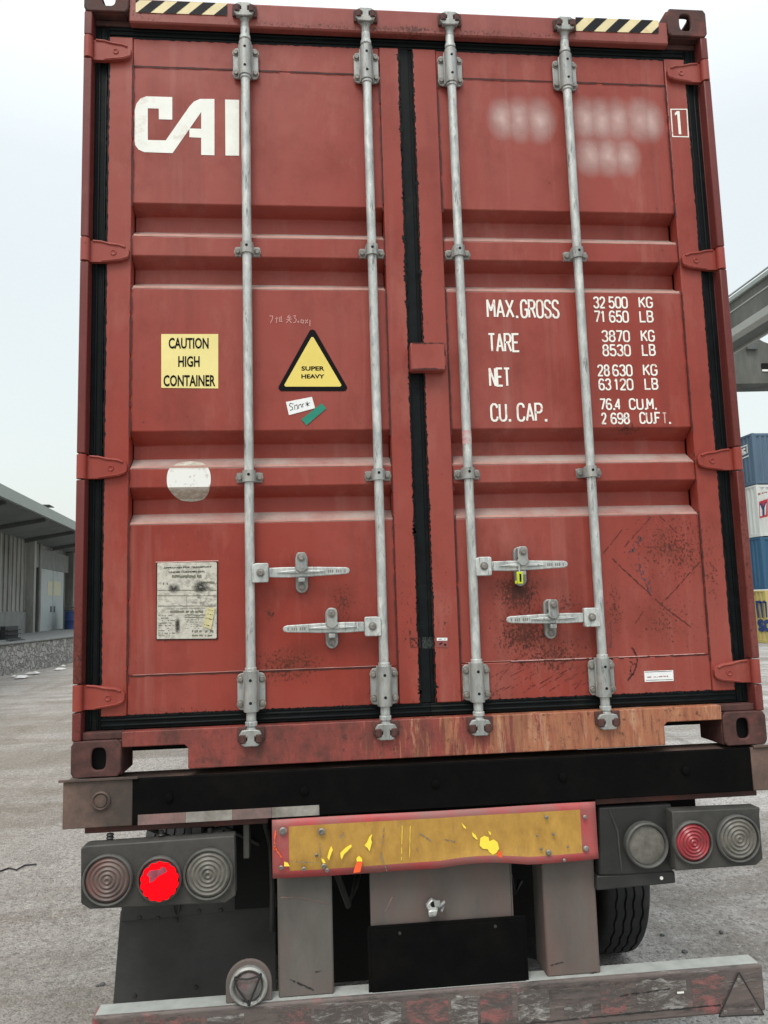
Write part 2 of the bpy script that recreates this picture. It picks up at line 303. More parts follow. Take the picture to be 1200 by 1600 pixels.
# ------------------------------------------------------------------ mesh helpers
SPLIT = {'bolt', 'reflective_tape', 'corner_post', 'inner_guard', 'bracket_hole', 'pillar', 'canopy_beam', 'side_rail', 'flap_bolt', 'board_bolt', 'reflector_screw', 'plate_screw', 'rivet', 'door_frame', 'notice', 'lower_angle', 'corner_gusset', 'wall_base', 'flash_glint', 'bottom_flange', 'worn_edge', 'scratch', 'seam_sealant', 'torn_edge'}
class MB:
    def __init__(s): s.v = []; s.f = []; s.mi = []; s.m = 0
    def face(s, idx): s.f.append(tuple(idx)); s.mi.append(s.m)
    def add(s, vs, fs):
        o = len(s.v); s.v += [tuple(q) for q in vs]
        for f in fs: s.face([o+i for i in f])
    def box(s, x0, x1, y0, y1, z0, z1):
        x0, x1 = sorted((x0, x1)); y0, y1 = sorted((y0, y1)); z0, z1 = sorted((z0, z1))
        s.add([(x0, y0, z0), (x1, y0, z0), (x1, y1, z0), (x0, y1, z0), (x0, y0, z1), (x1, y0, z1), (x1, y1, z1), (x0, y1, z1)],
              [(0, 3, 2, 1), (4, 5, 6, 7), (0, 1, 5, 4), (1, 2, 6, 5), (2, 3, 7, 6), (3, 0, 4, 7)])
        return s
    def prism(s, pts, y0, y1, cap_back=True):
        "polygon in XZ from y0 (front) to y1"
        if y0 > y1: y0, y1 = y1, y0
        A = sum(pts[i][0]*pts[(i+1) % len(pts)][1]-pts[(i+1) % len(pts)][0]*pts[i][1] for i in range(len(pts)))
        if A < 0: pts = pts[::-1]
        n = len(pts)
        fs = [tuple(range(n))] + [(i, i+n, (i+1) % n+n, (i+1) % n) for i in range(n)]
        if cap_back: fs.append(tuple(range(2*n-1, n-1, -1)))
        s.add([(x, y0, z) for x, z in pts] + [(x, y1, z) for x, z in pts], fs); return s
    def flat(s, pts, y):
        A = sum(pts[i][0]*pts[(i+1) % len(pts)][1]-pts[(i+1) % len(pts)][0]*pts[i][1] for i in range(len(pts)))
        if A < 0: pts = pts[::-1]
        s.add([(x, y, z) for x, z in pts], [tuple(range(len(pts)))]); return s
    def prismx(s, pts, x0, x1):
        "polygon in YZ from x0 to x1"
        n = len(pts)
        s.add([(x0, y, z) for y, z in pts]+[(x1, y, z) for y, z in pts], [tuple(range(n)), tuple(range(2*n-1, n-1, -1))]+[(i, i+n, (i+1) % n+n, (i+1) % n) for i in range(n)]); return s
    def prismz(s, pts, z0, z1):
        n = len(pts)
        s.add([(x, y, z0) for x, y in pts]+[(x, y, z1) for x, y in pts], [tuple(range(n-1, -1, -1)), tuple(range(n, 2*n))]+[(i, (i+1) % n, (i+1) % n+n, i+n) for i in range(n)]); return s
    def tube(s, path, rad, n=14, caps=True):
        path = [Vector(p) for p in path]; rad = rad if isinstance(rad, (list, tuple)) else [rad]*len(path)
        o = len(s.v); ref = Vector((0, 1, 0)) if abs((path[-1]-path[0]).normalized().y) < .9 else Vector((1, 0, 0))
        for i, p in enumerate(path):
            t = (path[min(i+1, len(path)-1)]-path[max(i-1, 0)]).normalized()
            a = t.cross(ref).normalized(); b = t.cross(a)
            for j in range(n):
                g = 2*math.pi*j/n; s.v.append(tuple(p+(a*math.cos(g)+b*math.sin(g))*rad[i]))
        for i in range(len(path)-1):
            for j in range(n): s.face((o+i*n+j, o+i*n+(j+1) % n, o+(i+1)*n+(j+1) % n, o+(i+1)*n+j))
        if caps:
            s.face([o+j for j in range(n)][::-1]); s.face([o+(len(path)-1)*n+j for j in range(n)])
        return s
    def lathe(s, prof, c, axis='Y', n=40):
        "prof: (radius, position along the axis)"
        o = len(s.v); cx, cy, cz = c
        for r, h in prof:
            for j in range(n):
                g = 2*math.pi*j/n; a, b = r*math.cos(g), r*math.sin(g)
                s.v.append((cx+a, cy+h, cz+b) if axis == 'Y' else ((cx+h, cy+a, cz+b) if axis == 'X' else (cx+a, cy+b, cz+h)))
        for i in range(len(prof)-1):
            for j in range(n): s.face((o+i*n+j, o+i*n+(j+1) % n, o+(i+1)*n+(j+1) % n, o+(i+1)*n+j))
        s.face([o+j for j in range(n)]); s.face([o+(len(prof)-1)*n+j for j in range(n)][::-1])
        return s
    def build(s, name, mats, parent=None, bevel=0., seg=2, smooth=True, fix=True, split=None):
        if split is None: split = name in SPLIT
        if split:                                           # each separate piece becomes an object of its own
            par = list(range(len(s.v)))
            def root(a):
                while par[a] != a: par[a] = par[par[a]]; a = par[a]
                return a
            for f in s.f:
                for q in f[1:]: par[root(q)] = root(f[0])
            grp = {}
            for f, m in zip(s.f, s.mi): grp.setdefault(root(f[0]), []).append((f, m))
            if len(grp) > 1:
                out_ = []
                for g in grp.values():
                    p = MB(); ids = {}
                    for f, m in g:
                        p.m = m; p.face([ids.setdefault(q, len(ids)) for q in f])
                    p.v = [None]*len(ids)
                    for a, b in ids.items(): p.v[b] = s.v[a]
                    out_.append(p.build(name, mats, parent, bevel, seg, smooth, fix, split=False))
                return out_[0]
        L = Vector(parent['_L']) if parent is not None else Vector((0, 0, 0))
        me = bpy.data.meshes.new(name); me.from_pydata([(x-L.x, y-L.y, z-L.z) for x, y, z in s.v], [], s.f)
        mats = mats if isinstance(mats, (list, tuple)) else [mats]
        for q in mats: me.materials.append(M[q] if isinstance(q, str) else q)
        me.polygons.foreach_set('material_index', s.mi)
        if fix:
            bm = bmesh.new(); bm.from_mesh(me); bmesh.ops.recalc_face_normals(bm, faces=bm.faces); bm.to_mesh(me); bm.free()
        if smooth:
            me.polygons.foreach_set('use_smooth', [True]*len(me.polygons)); me.set_sharp_from_angle(angle=R(35))
        o = bpy.data.objects.new(name, me); COL.objects.link(o)
        if parent is not None: o.parent = parent
        o['_L'] = L[:]
        if bevel:
            b = o.modifiers.new('bevel', 'BEVEL'); b.width = bevel; b.segments = seg; b.limit_method = 'ANGLE'; b.angle_limit = R(40); b.harden_normals = False
        return o
def empty(name, label, cat, loc=(0, 0, 0), group=None, rz=0.):
    o = bpy.data.objects.new(name, None); COL.objects.link(o); o.location = loc; o['_L'] = tuple(loc)
    o['label'] = label; o['category'] = cat
    if group: o['group'] = group
    return o
def tag(o, label, cat=None, group=None):
    o['label'] = label
    if cat: o['category'] = cat
    if group: o['group'] = group
    return o
def zB(pts): return [(x, z+B) for x, z in pts]
def P(px, py, Y=.045):
    x, z = at(px, py, Y); return (x, z+B)
def rrect(x0, x1, z0, z1, r, n=4):
    out = []
    for cx, cz, a in ((x1-r, z1-r, 0), (x0+r, z1-r, 90), (x0+r, z0+r, 180), (x1-r, z0+r, 270)):
        for i in range(n+1):
            g = R(a+90*i/n); out.append((cx+r*math.cos(g), cz+r*math.sin(g)))
    return out
def disc(cx, cz, r, n=28, rz=None):
    return [(cx+r*math.cos(2*math.pi*i/n), cz+(rz or r)*math.sin(2*math.pi*i/n)) for i in range(n)]

# ---- stroke lettering (painted stencil-like characters), polyline glyphs on a 4 x 7 grid
O_ = [(1.3, 0), (.4, .5), (0, 1.5), (0, 5.5), (.4, 6.5), (1.3, 7), (2.7, 7), (3.6, 6.5), (4, 5.5), (4, 1.5), (3.6, .5), (2.7, 0), (1.3, 0)]
G = {'M': [[(0, 0), (0, 7), (2, 2.6), (4, 7), (4, 0)]], 'A': [[(0, 0), (2, 7), (4, 0)], [(.75, 2.1), (3.25, 2.1)]],
 'X': [[(0, 0), (4, 7)], [(0, 7), (4, 0)]], 'G': [[(3.9, 5.4), (3.5, 6.5), (2.7, 7), (1.3, 7), (.4, 6.4), (0, 5.4), (0, 1.6), (.4, .5), (1.3, 0), (2.7, 0), (3.6, .6), (3.95, 1.5), (3.95, 3.2), (2.3, 3.2)]],
 'R': [[(0, 0), (0, 7), (2.6, 7), (3.6, 6.5), (4, 5.5), (3.6, 4.2), (2.6, 3.6), (0, 3.6)], [(2.1, 3.6), (4, 0)]], 'O': [O_], '0': [O_],
 'S': [[(3.9, 5.6), (3.5, 6.6), (2.6, 7), (1.3, 7), (.4, 6.5), (0, 5.4), (.5, 4.2), (3.4, 2.8), (4, 1.6), (3.6, .5), (2.7, 0), (1.3, 0), (.4, .5), (0, 1.5)]],
 'T': [[(0, 7), (4, 7)], [(2, 7), (2, 0)]], 'E': [[(4, 7), (0, 7), (0, 0), (4, 0)], [(0, 3.6), (3.2, 3.6)]], 'F': [[(4, 7), (0, 7), (0, 0)], [(0, 3.6), (3.2, 3.6)]],
 'N': [[(0, 0), (0, 7), (4, 0), (4, 7)]], 'C': [[(3.9, 5.4), (3.5, 6.5), (2.7, 7), (1.3, 7), (.4, 6.4), (0, 5.4), (0, 1.6), (.4, .5), (1.3, 0), (2.7, 0), (3.6, .6), (3.95, 1.7)]],
 'U': [[(0, 7), (0, 1.5), (.4, .5), (1.3, 0), (2.7, 0), (3.6, .5), (4, 1.5), (4, 7)]], 'P': [[(0, 0), (0, 7), (2.6, 7), (3.6, 6.5), (4, 5.4), (3.6, 4), (2.6, 3.4), (0, 3.4)]],
 'K': [[(0, 0), (0, 7)], [(4, 7), (.1, 3), ], [(1.3, 4.2), (4, 0)]], 'L': [[(0, 7), (0, 0), (3.8, 0)]], 'B': [[(0, 0), (0, 7), (2.5, 7), (3.5, 6.5), (3.7, 5.4), (3.3, 4.1), (2.5, 3.7), (0, 3.7)], [(2.5, 3.7), (3.6, 3.1), (4, 1.9), (3.6, .6), (2.6, 0), (0, 0)]],
 '1': [[(1, 5.7), (2.2, 7), (2.2, 0)]], '2': [[(.1, 5.4), (.5, 6.5), (1.4, 7), (2.7, 7), (3.6, 6.4), (3.9, 5.3), (3.5, 4), (0, 0), (4, 0)]],
 '3': [[(.1, 5.7), (.6, 6.6), (1.5, 7), (2.7, 7), (3.6, 6.4), (3.8, 5.3), (3.3, 4.1), (2.2, 3.7), (3.4, 3.2), (4, 1.9), (3.6, .6), (2.6, 0), (1.4, 0), (.4, .5), (0, 1.5)]],
 '4': [[(3.1, 0), (3.1, 7), (0, 1.9), (4, 1.9)]], '5': [[(3.7, 7), (.5, 7), (.2, 3.6), (1.4, 4.3), (2.6, 4.3), (3.6, 3.6), (4, 2.3), (3.7, .8), (2.7, 0), (1.3, 0), (.4, .5), (0, 1.4)]],
 '6': [[(3.7, 5.8), (3.3, 6.6), (2.4, 7), (1.4, 7), (.5, 6.4), (0, 5.2), (0, 1.6), (.5, .5), (1.4, 0), (2.6, 0), (3.6, .6), (4, 1.9), (3.6, 3.3), (2.6, 3.9), (1.2, 3.8), (.2, 2.9)]],
 '7': [[(0, 7), (4, 7), (1.4, 0)]], '8': [[(1.4, 3.8), (.5, 4.4), (.2, 5.5), (.6, 6.5), (1.4, 7), (2.6, 7), (3.4, 6.5), (3.8, 5.5), (3.5, 4.4), (2.6, 3.8), (1.4, 3.8), (.4, 3.1), (0, 1.8), (.4, .6), (1.4, 0), (2.6, 0), (3.6, .6), (4, 1.8), (3.6, 3.1), (2.6, 3.8)]],
 '9': [[(.3, 1.2), (.7, .4), (1.6, 0), (2.6, 0), (3.5, .6), (4, 1.8), (4, 5.4), (3.5, 6.5), (2.6, 7), (1.4, 7), (.4, 6.4), (0, 5.1), (.4, 3.7), (1.4, 3.1), (2.8, 3.2), (3.8, 4.1)]]}
def ribbon(mb, pts, w, y):
    "mitred flat ribbon along a polyline in XZ; very sharp corners start a new ribbon a hair in front"
    for i in range(1, len(pts)-1):
        a = Vector(pts[i])-Vector(pts[i-1]); b = Vector(pts[i+1])-Vector(pts[i])
        if a.length and b.length and a.normalized().dot(b.normalized()) < -.2:
            e1 = Vector(pts[i])+a.normalized()*w*.15; e2 = Vector(pts[i])-b.normalized()*w*.15
            ribbon(mb, list(pts[:i])+[tuple(e1)], w, y); ribbon(mb, [tuple(e2)]+list(pts[i+1:]), w, y-.00015); return
    pts = [Vector((p[0], p[1])) for p in pts]; n = len(pts); closed = (pts[0]-pts[-1]).length < 1e-6
    if closed: pts = pts[:-1]; n -= 1
    L, Rr = [], []
    for i, p in enumerate(pts):
        a = pts[i-1] if (i > 0 or closed) else None; b = pts[(i+1) % n] if (i < n-1 or closed) else None
        d0 = (p-a).normalized() if a is not None else (b-p).normalized(); d1 = (b-p).normalized() if b is not None else d0
        n0 = Vector((-d0.y, d0.x)); n1 = Vector((-d1.y, d1.x)); m = (n0+n1)
        m = m.normalized() if m.length > 1e-6 else n0
        k_ = w/2/max(.45, m.dot(n0)); L.append(p+m*k_); Rr.append(p-m*k_)
    o = len(mb.v); mb.v += [(q.x, y, q.y) for q in L]+[(q.x, y, q.y) for q in Rr]
    for i in range(n if closed else n-1):
        j = (i+1) % n; mb.face((o+i, o+n+i, o+n+j, o+j))
def strokes(mb, text, x0, z0, x1, z1, w, y):
    "text in the box x0..x1, z0 (baseline) .. z1 (cap height)"
    adv = [1.9 if c == '.' else (2.4 if c == ' ' else (4.0 if c == '1' else 5.4)) for c in text]; tot = sum(adv)-1.4
    sx = (x1-x0-w)/tot; sz = (z1-z0-w)/7; x = x0+w/2; z = z0+w/2; q = 0
    for c, a in zip(text, adv):
        if c == '.': mb.flat([(x, z-w*.5), (x+w*1.2, z-w*.5), (x+w*1.2, z+w*.7), (x, z+w*.7)], y)
        elif c != ' ':
            ox = -1. if c == '1' else 0
            for pl in G[c]:
                q += 1; ribbon(mb, [(x+(px_+ox)*sx, z+pz*sz) for px_, pz in pl], w, y-.00012*(q % 3))
        x += a*sx
def text_obj(name, s, cx, cz, wid, hei, y, mat, parent, bold=0.):
    cu = bpy.data.curves.new('t', 'FONT'); cu.body = s; cu.offset = bold; cu.resolution_u = 3
    ob = bpy.data.objects.new('t', cu); COL.objects.link(ob)
    dg = bpy.context.evaluated_depsgraph_get(); me = bpy.data.meshes.new_from_object(ob.evaluated_get(dg))
    bpy.data.objects.remove(ob)
    xs = [v.co.x for v in me.vertices]; ys = [v.co.y for v in me.vertices]
    sx = wid/(max(xs)-min(xs)); sy = hei/(max(ys)-min(ys)); mx = (max(xs)+min(xs))/2; my = (max(ys)+min(ys))/2
    mb = MB(); mb.v = [(cx+(v.co.x-mx)*sx, y, cz+(v.co.y-my)*sy) for v in me.vertices]
    for p in me.polygons: mb.face(list(p.vertices))
    return mb.build(name, mat, parent, smooth=False, fix=False)
def seam(mb, x0, z0, x1, z1, w, y, step=.012, jag=.6, gap=.0):
    "irregular line of sealant or scratch from one point to another"
    L = math.hypot(x1-x0, z1-z0); n = max(2, int(L/step)); dx, dz = (x1-x0)/L, (z1-z0)/L; nx, nz = -dz, dx
    prev = None
    for i in range(n+1):
        t = i/n; a = w/2*(1+random.uniform(-jag, jag)); b = w/2*(1+random.uniform(-jag, jag)); j = random.uniform(-.15, .15)*w
        p = (x0+(x1-x0)*t, z0+(z1-z0)*t); q = ((p[0]+nx*(a+j), y, p[1]+nz*(a+j)), (p[0]-nx*(b-j), y, p[1]-nz*(b-j)))
        o = len(mb.v); mb.v += [q[0], q[1]]
        if prev is not None and random.random() > gap: mb.face((prev, prev+1, o+1, o))
        prev = o
def hexbolt(mb, x, y, z, r=.009, h=.008):
    mb.lathe([(r*1.5, 0), (r*1.5, -.002), (r, -.0022), (r, -h+.0015), (r*.8, -h)], (x, y, z), 'Y', 12)

# ================================================================== GROUND
def gz(x, y):
    t = min(1, max(0, (x-5)/11)); t = t*t*(3-2*t); u = min(1, max(0, (y-4)/14)); u = u*u*(3-2*u)
    return -.66*t*u
mb = MB(); xs = [-400, -150, -60, -30, -20, -15, -12, -10] + [-8+.5*i for i in range(32)] + [8+i for i in range(16)] + [26, 32, 45, 80, 200, 400]
ys = [-200, -60, -20, -8, -4] + [-2+.5*i for i in range(32)] + [14+i*1.5 for i in range(16)] + [40, 50, 70, 120, 300, 900]
for yv in ys:
    for xv in xs:
        dz = 0 if abs(xv) < 1.6 else (.018*math.sin(xv*1.7+yv*.6)+.014*math.sin(yv*1.3-xv*.9))
        mb.v.append((xv, yv, gz(xv, yv)+min(0, dz)))
nx_ = len(xs)
for j in range(len(ys)-1):
    for i in range(nx_-1): mb.face((j*nx_+i, j*nx_+i+1, (j+1)*nx_+i+1, (j+1)*nx_+i))
g_ = mb.build('ground', 'ground'); g_['kind'] = 'structure'

# ================================================================== THE RED CONTAINER
CT = empty('shipping_container', 'big red shipping container with closed rear doors on the trailer', 'shipping container', (0, 0, B))
W2, HC = 1.219, 2.896
YF, YP = .040, .046           # door frame front, door panel front
XI0, XI1 = .112, 1.050        # panel between these |x|
# corrugation profile: (z, y)
DP = .060
PROF = [(2.592, YP), (2.046, YP), (2.0213, YP+DP), (1.962, YP+DP), (1.917, YP), (1.842, YP), (1.8139, YP+DP), (1.758, YP+DP), (1.716, YP),
        (1.182, YP), (1.1426, YP+DP), (1.090, YP+DP), (1.046, YP), (.978, YP), (.9434, YP+DP), (.889, YP+DP), (.846, YP), (.322, YP)]
def prof_y(z):
    if z >= PROF[0][0] or z <= PROF[-1][0]: return YP
    for (a, ya), (b, yb) in zip(PROF, PROF[1:]):
        if b <= z <= a: return ya+(yb-ya)*(a-z)/(a-b)
    return YP
BARX = {'L': (-.627, -.165), 'R': (.165, .627)}
doors = {}
for side, sg in (('L', -1), ('R', 1)):
    mat = 'doorL' if side == 'L' else 'doorR'
    mb = MB()
    xa, xb = sorted((sg*XI0, sg*XI1))
    # corrugated panel: subdivided across so that the sheet keeps soft folds
    pts = [(y, z+B) for z, y in PROF]; back = [(YP+DP+.012, PROF[-1][0]+B), (YP+DP+.012, PROF[0][0]+B)]
    mb.prismx(pts+back, xa, xb)
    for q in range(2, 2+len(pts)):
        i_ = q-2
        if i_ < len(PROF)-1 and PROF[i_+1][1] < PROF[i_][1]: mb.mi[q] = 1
    # door frame: stiles, top and bottom rails, butted
    ins, outs = sorted((sg*.020, sg*XI0)), sorted((sg*XI1, sg*1.137))
    if side == 'L': ins = [-XI0, -.036]
    else: ins = [.019, XI0]
    mb.box(ins[0], ins[1], YF, .10, B+.19, B+2.707); mb.box(outs[0], outs[1], YF, .10, B+.19, B+2.707)
    mb.box(xa+.0005, xb-.0005, YP-.001, .10, B+.19, B+.3215); mb.box(xa+.0005, xb-.0005, YP-.001, .10, B+2.5925, B+2.707)
    # little weld beads where the folds meet the stile
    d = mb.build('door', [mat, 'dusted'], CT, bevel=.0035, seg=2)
    d['label'] = 'left door leaf with warning stickers and the approval plate' if side == 'L' else 'right door leaf with the weight table'
    doors[side] = d
    # weld lines and sealant
    mb = MB(); yy = YF-.0012
    for xv in (sg*(XI0+.002), sg*(XI1-.002)):
        for z0, z1 in ((.30, .86), (1.16, 1.72), (2.03, 2.60)):
            seam(mb, xv, B+z0, xv, B+z1, .0055, yy, .014, .5, .05)
        for z0, z1 in ((.95, 1.08), (1.81, 1.94)):
            seam(mb, xv, B+z0, xv, B+z1, .0035, yy, .014, .6, .2)
    seam(mb, xa, B+2.592, xb, B+2.592, .006, YP-.0025, .02, .4, .03)
    if side == 'R': seam(mb, .30, B+.3215, 1.04, B+.3215, .004, YP-.0025, .02, .5, .12)
    else: seam(mb, -1.04, B+.3215, -.14, B+.3215, .004, YP-.0025, .02, .5, .12)
    mb.build('seam_sealant', 'seam', d, smooth=False)
    mb = MB()
    for z in (1.924, 1.724, 1.054, .854):      # pale chalky paint and dust on the upper lip of the folds
        seam(mb, xa+.008, B+z-.002, xb-.008, B+z-.002, .007, YP-.0006, .05, .25)
    for z in (2.6, .33):
        pass
    seam(mb, xa+.02, B+.3265, xb-.02, B+.3265, .0018, YP-.0013, .03, .5)
    mb.build('worn_edge', 'pale_line', d, smooth=False)
    # gaskets
    mb = MB()
    gx = sorted((sg*1.1372, sg*1.1895))
    mb.box(gx[0], gx[1], .052, .09, B+.145, B+2.752)
    for xv in (1.148, 1.172): mb.tube([(sg*xv, .051, B+.15), (sg*xv, .051, B+2.75)], .005, 8)
    xg = sorted((sg*(.0 if side == 'R' else .0), sg*1.136))
    for z0, z1 in ((.146, .1885), (2.7085, 2.754)):
        mb.box(xg[0] if side == 'R' else xg[0], xg[1], .049, .09, B+z0, B+z1)
        for q in (.3, .72): mb.tube([(xg[0], .048, B+z0+(z1-z0)*q), (xg[1], .048, B+z0+(z1-z0)*q)], .0052, 8)
    if side == 'R': mb.box(-.0355, .0185, .054, .088, B+.1887, B+2.7083); mb.box(-.034, .004, .050, .0538, B+.19, B+2.71)
    mb.build('gasket', 'rubber', d, bevel=.002)
    # ragged black edge of the gasket over the paint
    mb = MB()
    xe = -.0365 if side == 'L' else .0195
    seam(mb, xe, B+.19, xe, B+2.70, .005, YF-.0008, .007, .95)
    for q in range(34 if side == 'L' else 10):
        z_ = B+.22+2.45*random.random()**1.5; l_ = random.uniform(.006, .03); seam(mb, xe, z_, xe, z_+l_, random.uniform(.006, .013), YF-.0012, .004, .9)
    seam(mb, sg*1.1365, B+.2, sg*1.1365, B+2.70, .006, YF-.0008, .012, .8)
    seam(mb, sg*.04, B+.190, sg*1.13, B+.190, .006, YP-.0022, .006, .9)
    seam(mb, sg*.04, B+2.7065, sg*1.13, B+2.7065, .006, YP-.0022, .012, .9)
    mb.build('gasket_edge', 'rubber', d, smooth=False)
    # hinges
    for hz in (2.637, 1.845, 1.050, .259):
        mb = MB(); z = B+hz
        bl = [(sg*1.205, z-.041), (sg*1.205, z+.041), (sg*1.150, z+.038), (sg*1.085, z+.030), (sg*1.063, z+.022), (sg*1.053, z+.008), (sg*1.053, z-.012), (sg*1.060, z-.024), (sg*1.080, z-.032), (sg*1.150, z-.041)]
        mb.prism(bl, .022, .0395)
        rim = [(sg*1.180, z+.0385), (sg*1.150, z+.036), (sg*1.120, z+.028), (sg*1.085, z+.024), (sg*1.066, z+.016)]
        mb.tube([(x_, .0215, z_) for x_, z_ in rim], .0045, 8)
        mb.tube([(sg*1.060, .0225, z-.018), (sg*1.083, .0225, z-.027), (sg*1.15, .0225, z-.036)], .0028, 8)
        mb.lathe([(.011, 0), (.0105, -.003), (.007, -.003), (.006, -.0005), (.003, -.0005)], (sg*1.108, .0221, z-.004), 'Y', 16)
        mb.tube([(sg*1.2045, .013, z-.043), (sg*1.2045, .013, z+.043)], .0165, 16)
        mb.build('hinge', mat if hz < 1.5 or side == 'R' else 'doorL', d, bevel=.003)

# frame: posts, header, sill, castings
FR = MB()
for sg in (-1, 1):
    gaps = [.259, 1.050, 1.845, 2.637]; z = .118
    for hz in gaps+[None]:
        z1 = (hz-.047) if hz else 2.778
        x0, x1 = sorted((sg*1.190, sg*W2)); mb = FR
        mb.box(x0, x1, .0015, .05, B+z, B+z1)
        z = (hz+.047) if hz else 0
    x0, x1 = sorted((sg*1.1905, sg*(W2-.001))); FR.box(x0, x1, .0505, .16, B+.118, B+2.778)
    x0, x1 = sorted((sg*1.100, sg*1.190)); FR.box(x0, x1, .101, .16, B+.118, B+2.778)
FR.build('corner_post', 'reddark', CT, bevel=.004)
mb = MB()
mb.prismx([(.012, B+2.744), (.007, B+2.750), (.006, B+2.838), (.016, B+2.846), (.10, B+2.850), (.10, B+2.755), (.04, B+2.7545), (.04, B+2.744)], -1.0565, 1.0565)
mb.build('header_rail', 'header', CT, bevel=.003)
# sill with the cut-outs beside the bottom castings
mb = MB()
s_ = [(-1.0565, .143), (1.0565, .143), (1.0565, .092), (.850, .092), (.838, .080), (.838, .012), (-.838, .012), (-.838, .080), (-.850, .092), (-1.0565, .092)]
mb.prism(zB(s_), .004, .020); mb.box(-1.0565, 1.0565, .0205, .10, B+.128, B+.1425); mb.box(-.83, .83, .0205, .10, B+.012, B+.024)
mb.build('door_sill', 'sill', CT, bevel=.003)
def casting(sg, z0, z1, name='corner_casting', y0=0., yd=1):
    "hollow ISO corner casting with openings in the end, the side and the top or bottom"
    mb = MB(); T = .014
    xo = sg*(W2+.001); xi = sg*1.057; top = z0 > 1
    def holed(rect, hole, place):
        # ring between a rounded rectangle and an oval, thickness T through `place`
        n = 32; O, I = [], []
        (a0, a1, b0, b1) = rect; ca, cb = (a0+a1)/2, (b0+b1)/2
        for i in range(n):
            g = 2*math.pi*(i+.5)/n; c, s2 = math.cos(g), math.sin(g)
            k_ = min((a1-a0)/2/max(1e-6, abs(c)), (b1-b0)/2/max(1e-6, abs(s2)))
            O.append((ca+c*k_, cb+s2*k_))
            hc, hb, ra, rb = hole; e_ = .62
            I.append((hc+ra*math.copysign(abs(c)**e_, c), hb+rb*math.copysign(abs(s2)**e_, s2)))
        vs = [place(a, b, 0) for a, b in O]+[place(a, b, 0) for a, b in I]+[place(a, b, T) for a, b in O]+[place(a, b, T) for a, b in I]
        fs = []
        for i in range(n):
            j = (i+1) % n
            fs += [(i, j, n+j, n+i), (2*n+i, 3*n+i, 3*n+j, 2*n+j), (n+i, n+j, 3*n+j, 3*n+i), (i, 2*n+i, 2*n+j, j)]
        mb.add(vs, fs)
    x0, x1 = sorted((xi, xo)); Z0, Z1 = B+z0, B+z1; zc = (Z0+Z1)/2
    holed((x0, x1, Z0, Z1), (sg*(W2-.089), zc, .024, .036), lambda a, b, t: (a, y0+yd*(t-.002), b))
    ys0, ys1 = sorted((y0+yd*.0125, y0+yd*.176))
    holed((ys0, ys1, Z0, Z1), ((ys0+ys1)/2, zc, .040, .026), lambda a, b, t: (xo-sg*t, a, b))
    if top: holed((x0+.0145, x1-.0145, ys0, ys1), ((x0+x1)/2, (ys0+ys1)/2, .032, .058), lambda a, b, t: (a, b, Z1-t-.0005)); mb.box(x0+.0145, x1-.0145, ys0, ys1, Z0+.0005, Z0+.014)
    else: holed((x0+.0145, x1-.0145, ys0, ys1), ((x0+x1)/2, (ys0+ys1)/2, .032, .058), lambda a, b, t: (a, b, Z0+t+.0005)); mb.box(x0+.0145, x1-.0145, ys0, ys1, Z1-.014, Z1-.0005)
    mb.box(xi, xi+sg*.012, ys0, ys1, Z0+.001, Z1-.001); mb.box(x0+.013, x1-.015, y0+yd*.17, y0+yd*.178, Z0+.015, Z1-.015)
    mb.build(name, 'casting', CT, bevel=.004)
LEN = 12.19
for sg in (-1, 1):
    casting(sg, .0, .118); casting(sg, 2.778, 2.896)
    casting(sg, .0, .118, y0=LEN, yd=-1); casting(sg, 2.778, 2.896, y0=LEN, yd=-1)
    # corrugated side wall, side rails
    mb = MB(); pts = []; yv = .16; XO, XD = W2-.004, .036
    while yv < LEN-.18:
        for dy, dx in ((0, 0), (.07, 0), (.138, XD), (.21, XD)): pts.append((sg*(XO-dx), yv+dy))
        yv += .278
    n = len(pts); z0, z1 = B+.16, B+2.83
    mb.add([(x_, y_, z0) for x_, y_ in pts]+[(x_, y_, z1) for x_, y_ in pts], [(i, i+1, n+i+1, n+i) for i in range(n-1)])
    mb.build('side_wall', 'red', CT, fix=False)
    mb = MB(); x0, x1 = sorted((sg*(W2-.05), sg*(W2-.001)))
    mb.box(x0, x1, .18, LEN-.18, B+.015, B+.16); mb.box(x0, x1, .18, LEN-.18, B+2.83, B+2.888); mb.build('side_rail', 'reddark', CT, bevel=.003)
mb = MB(); mb.box(-W2+.05, W2-.05, .10, LEN-.02, B+2.84, B+2.868); mb.build('roof', 'red', CT)
mb = MB(); mb.box(-W2+.05, W2-.05, .101, LEN-.02, B+.135, B+.165)
for i in range(40): mb.box(-W2+.051, W2-.051, .35+i*.29, .39+i*.29, B+.02, B+.134)
mb.build('floor', 'black', CT)
mb = MB(); mb.box(-W2+.02, W2-.02, LEN-.05, LEN-.01, B+.02, B+2.84); mb.build('front_wall', 'red', CT)
# interior darkness just behind the leaves comes from a real closed box; header corners
mb = MB()
for sg in (-1, 1):
    x0, x1 = sorted((sg*1.0568, sg*1.189)); mb.box(x0, x1, .045, .10, B+2.755, B+2.7775); mb.box(x0, x1, .016, .10, B+.1185, B+.143)
mb.build('corner_gusset', 'casting', CT, bevel=.003)  # dark casting colour stands in for the shadow below the top castings

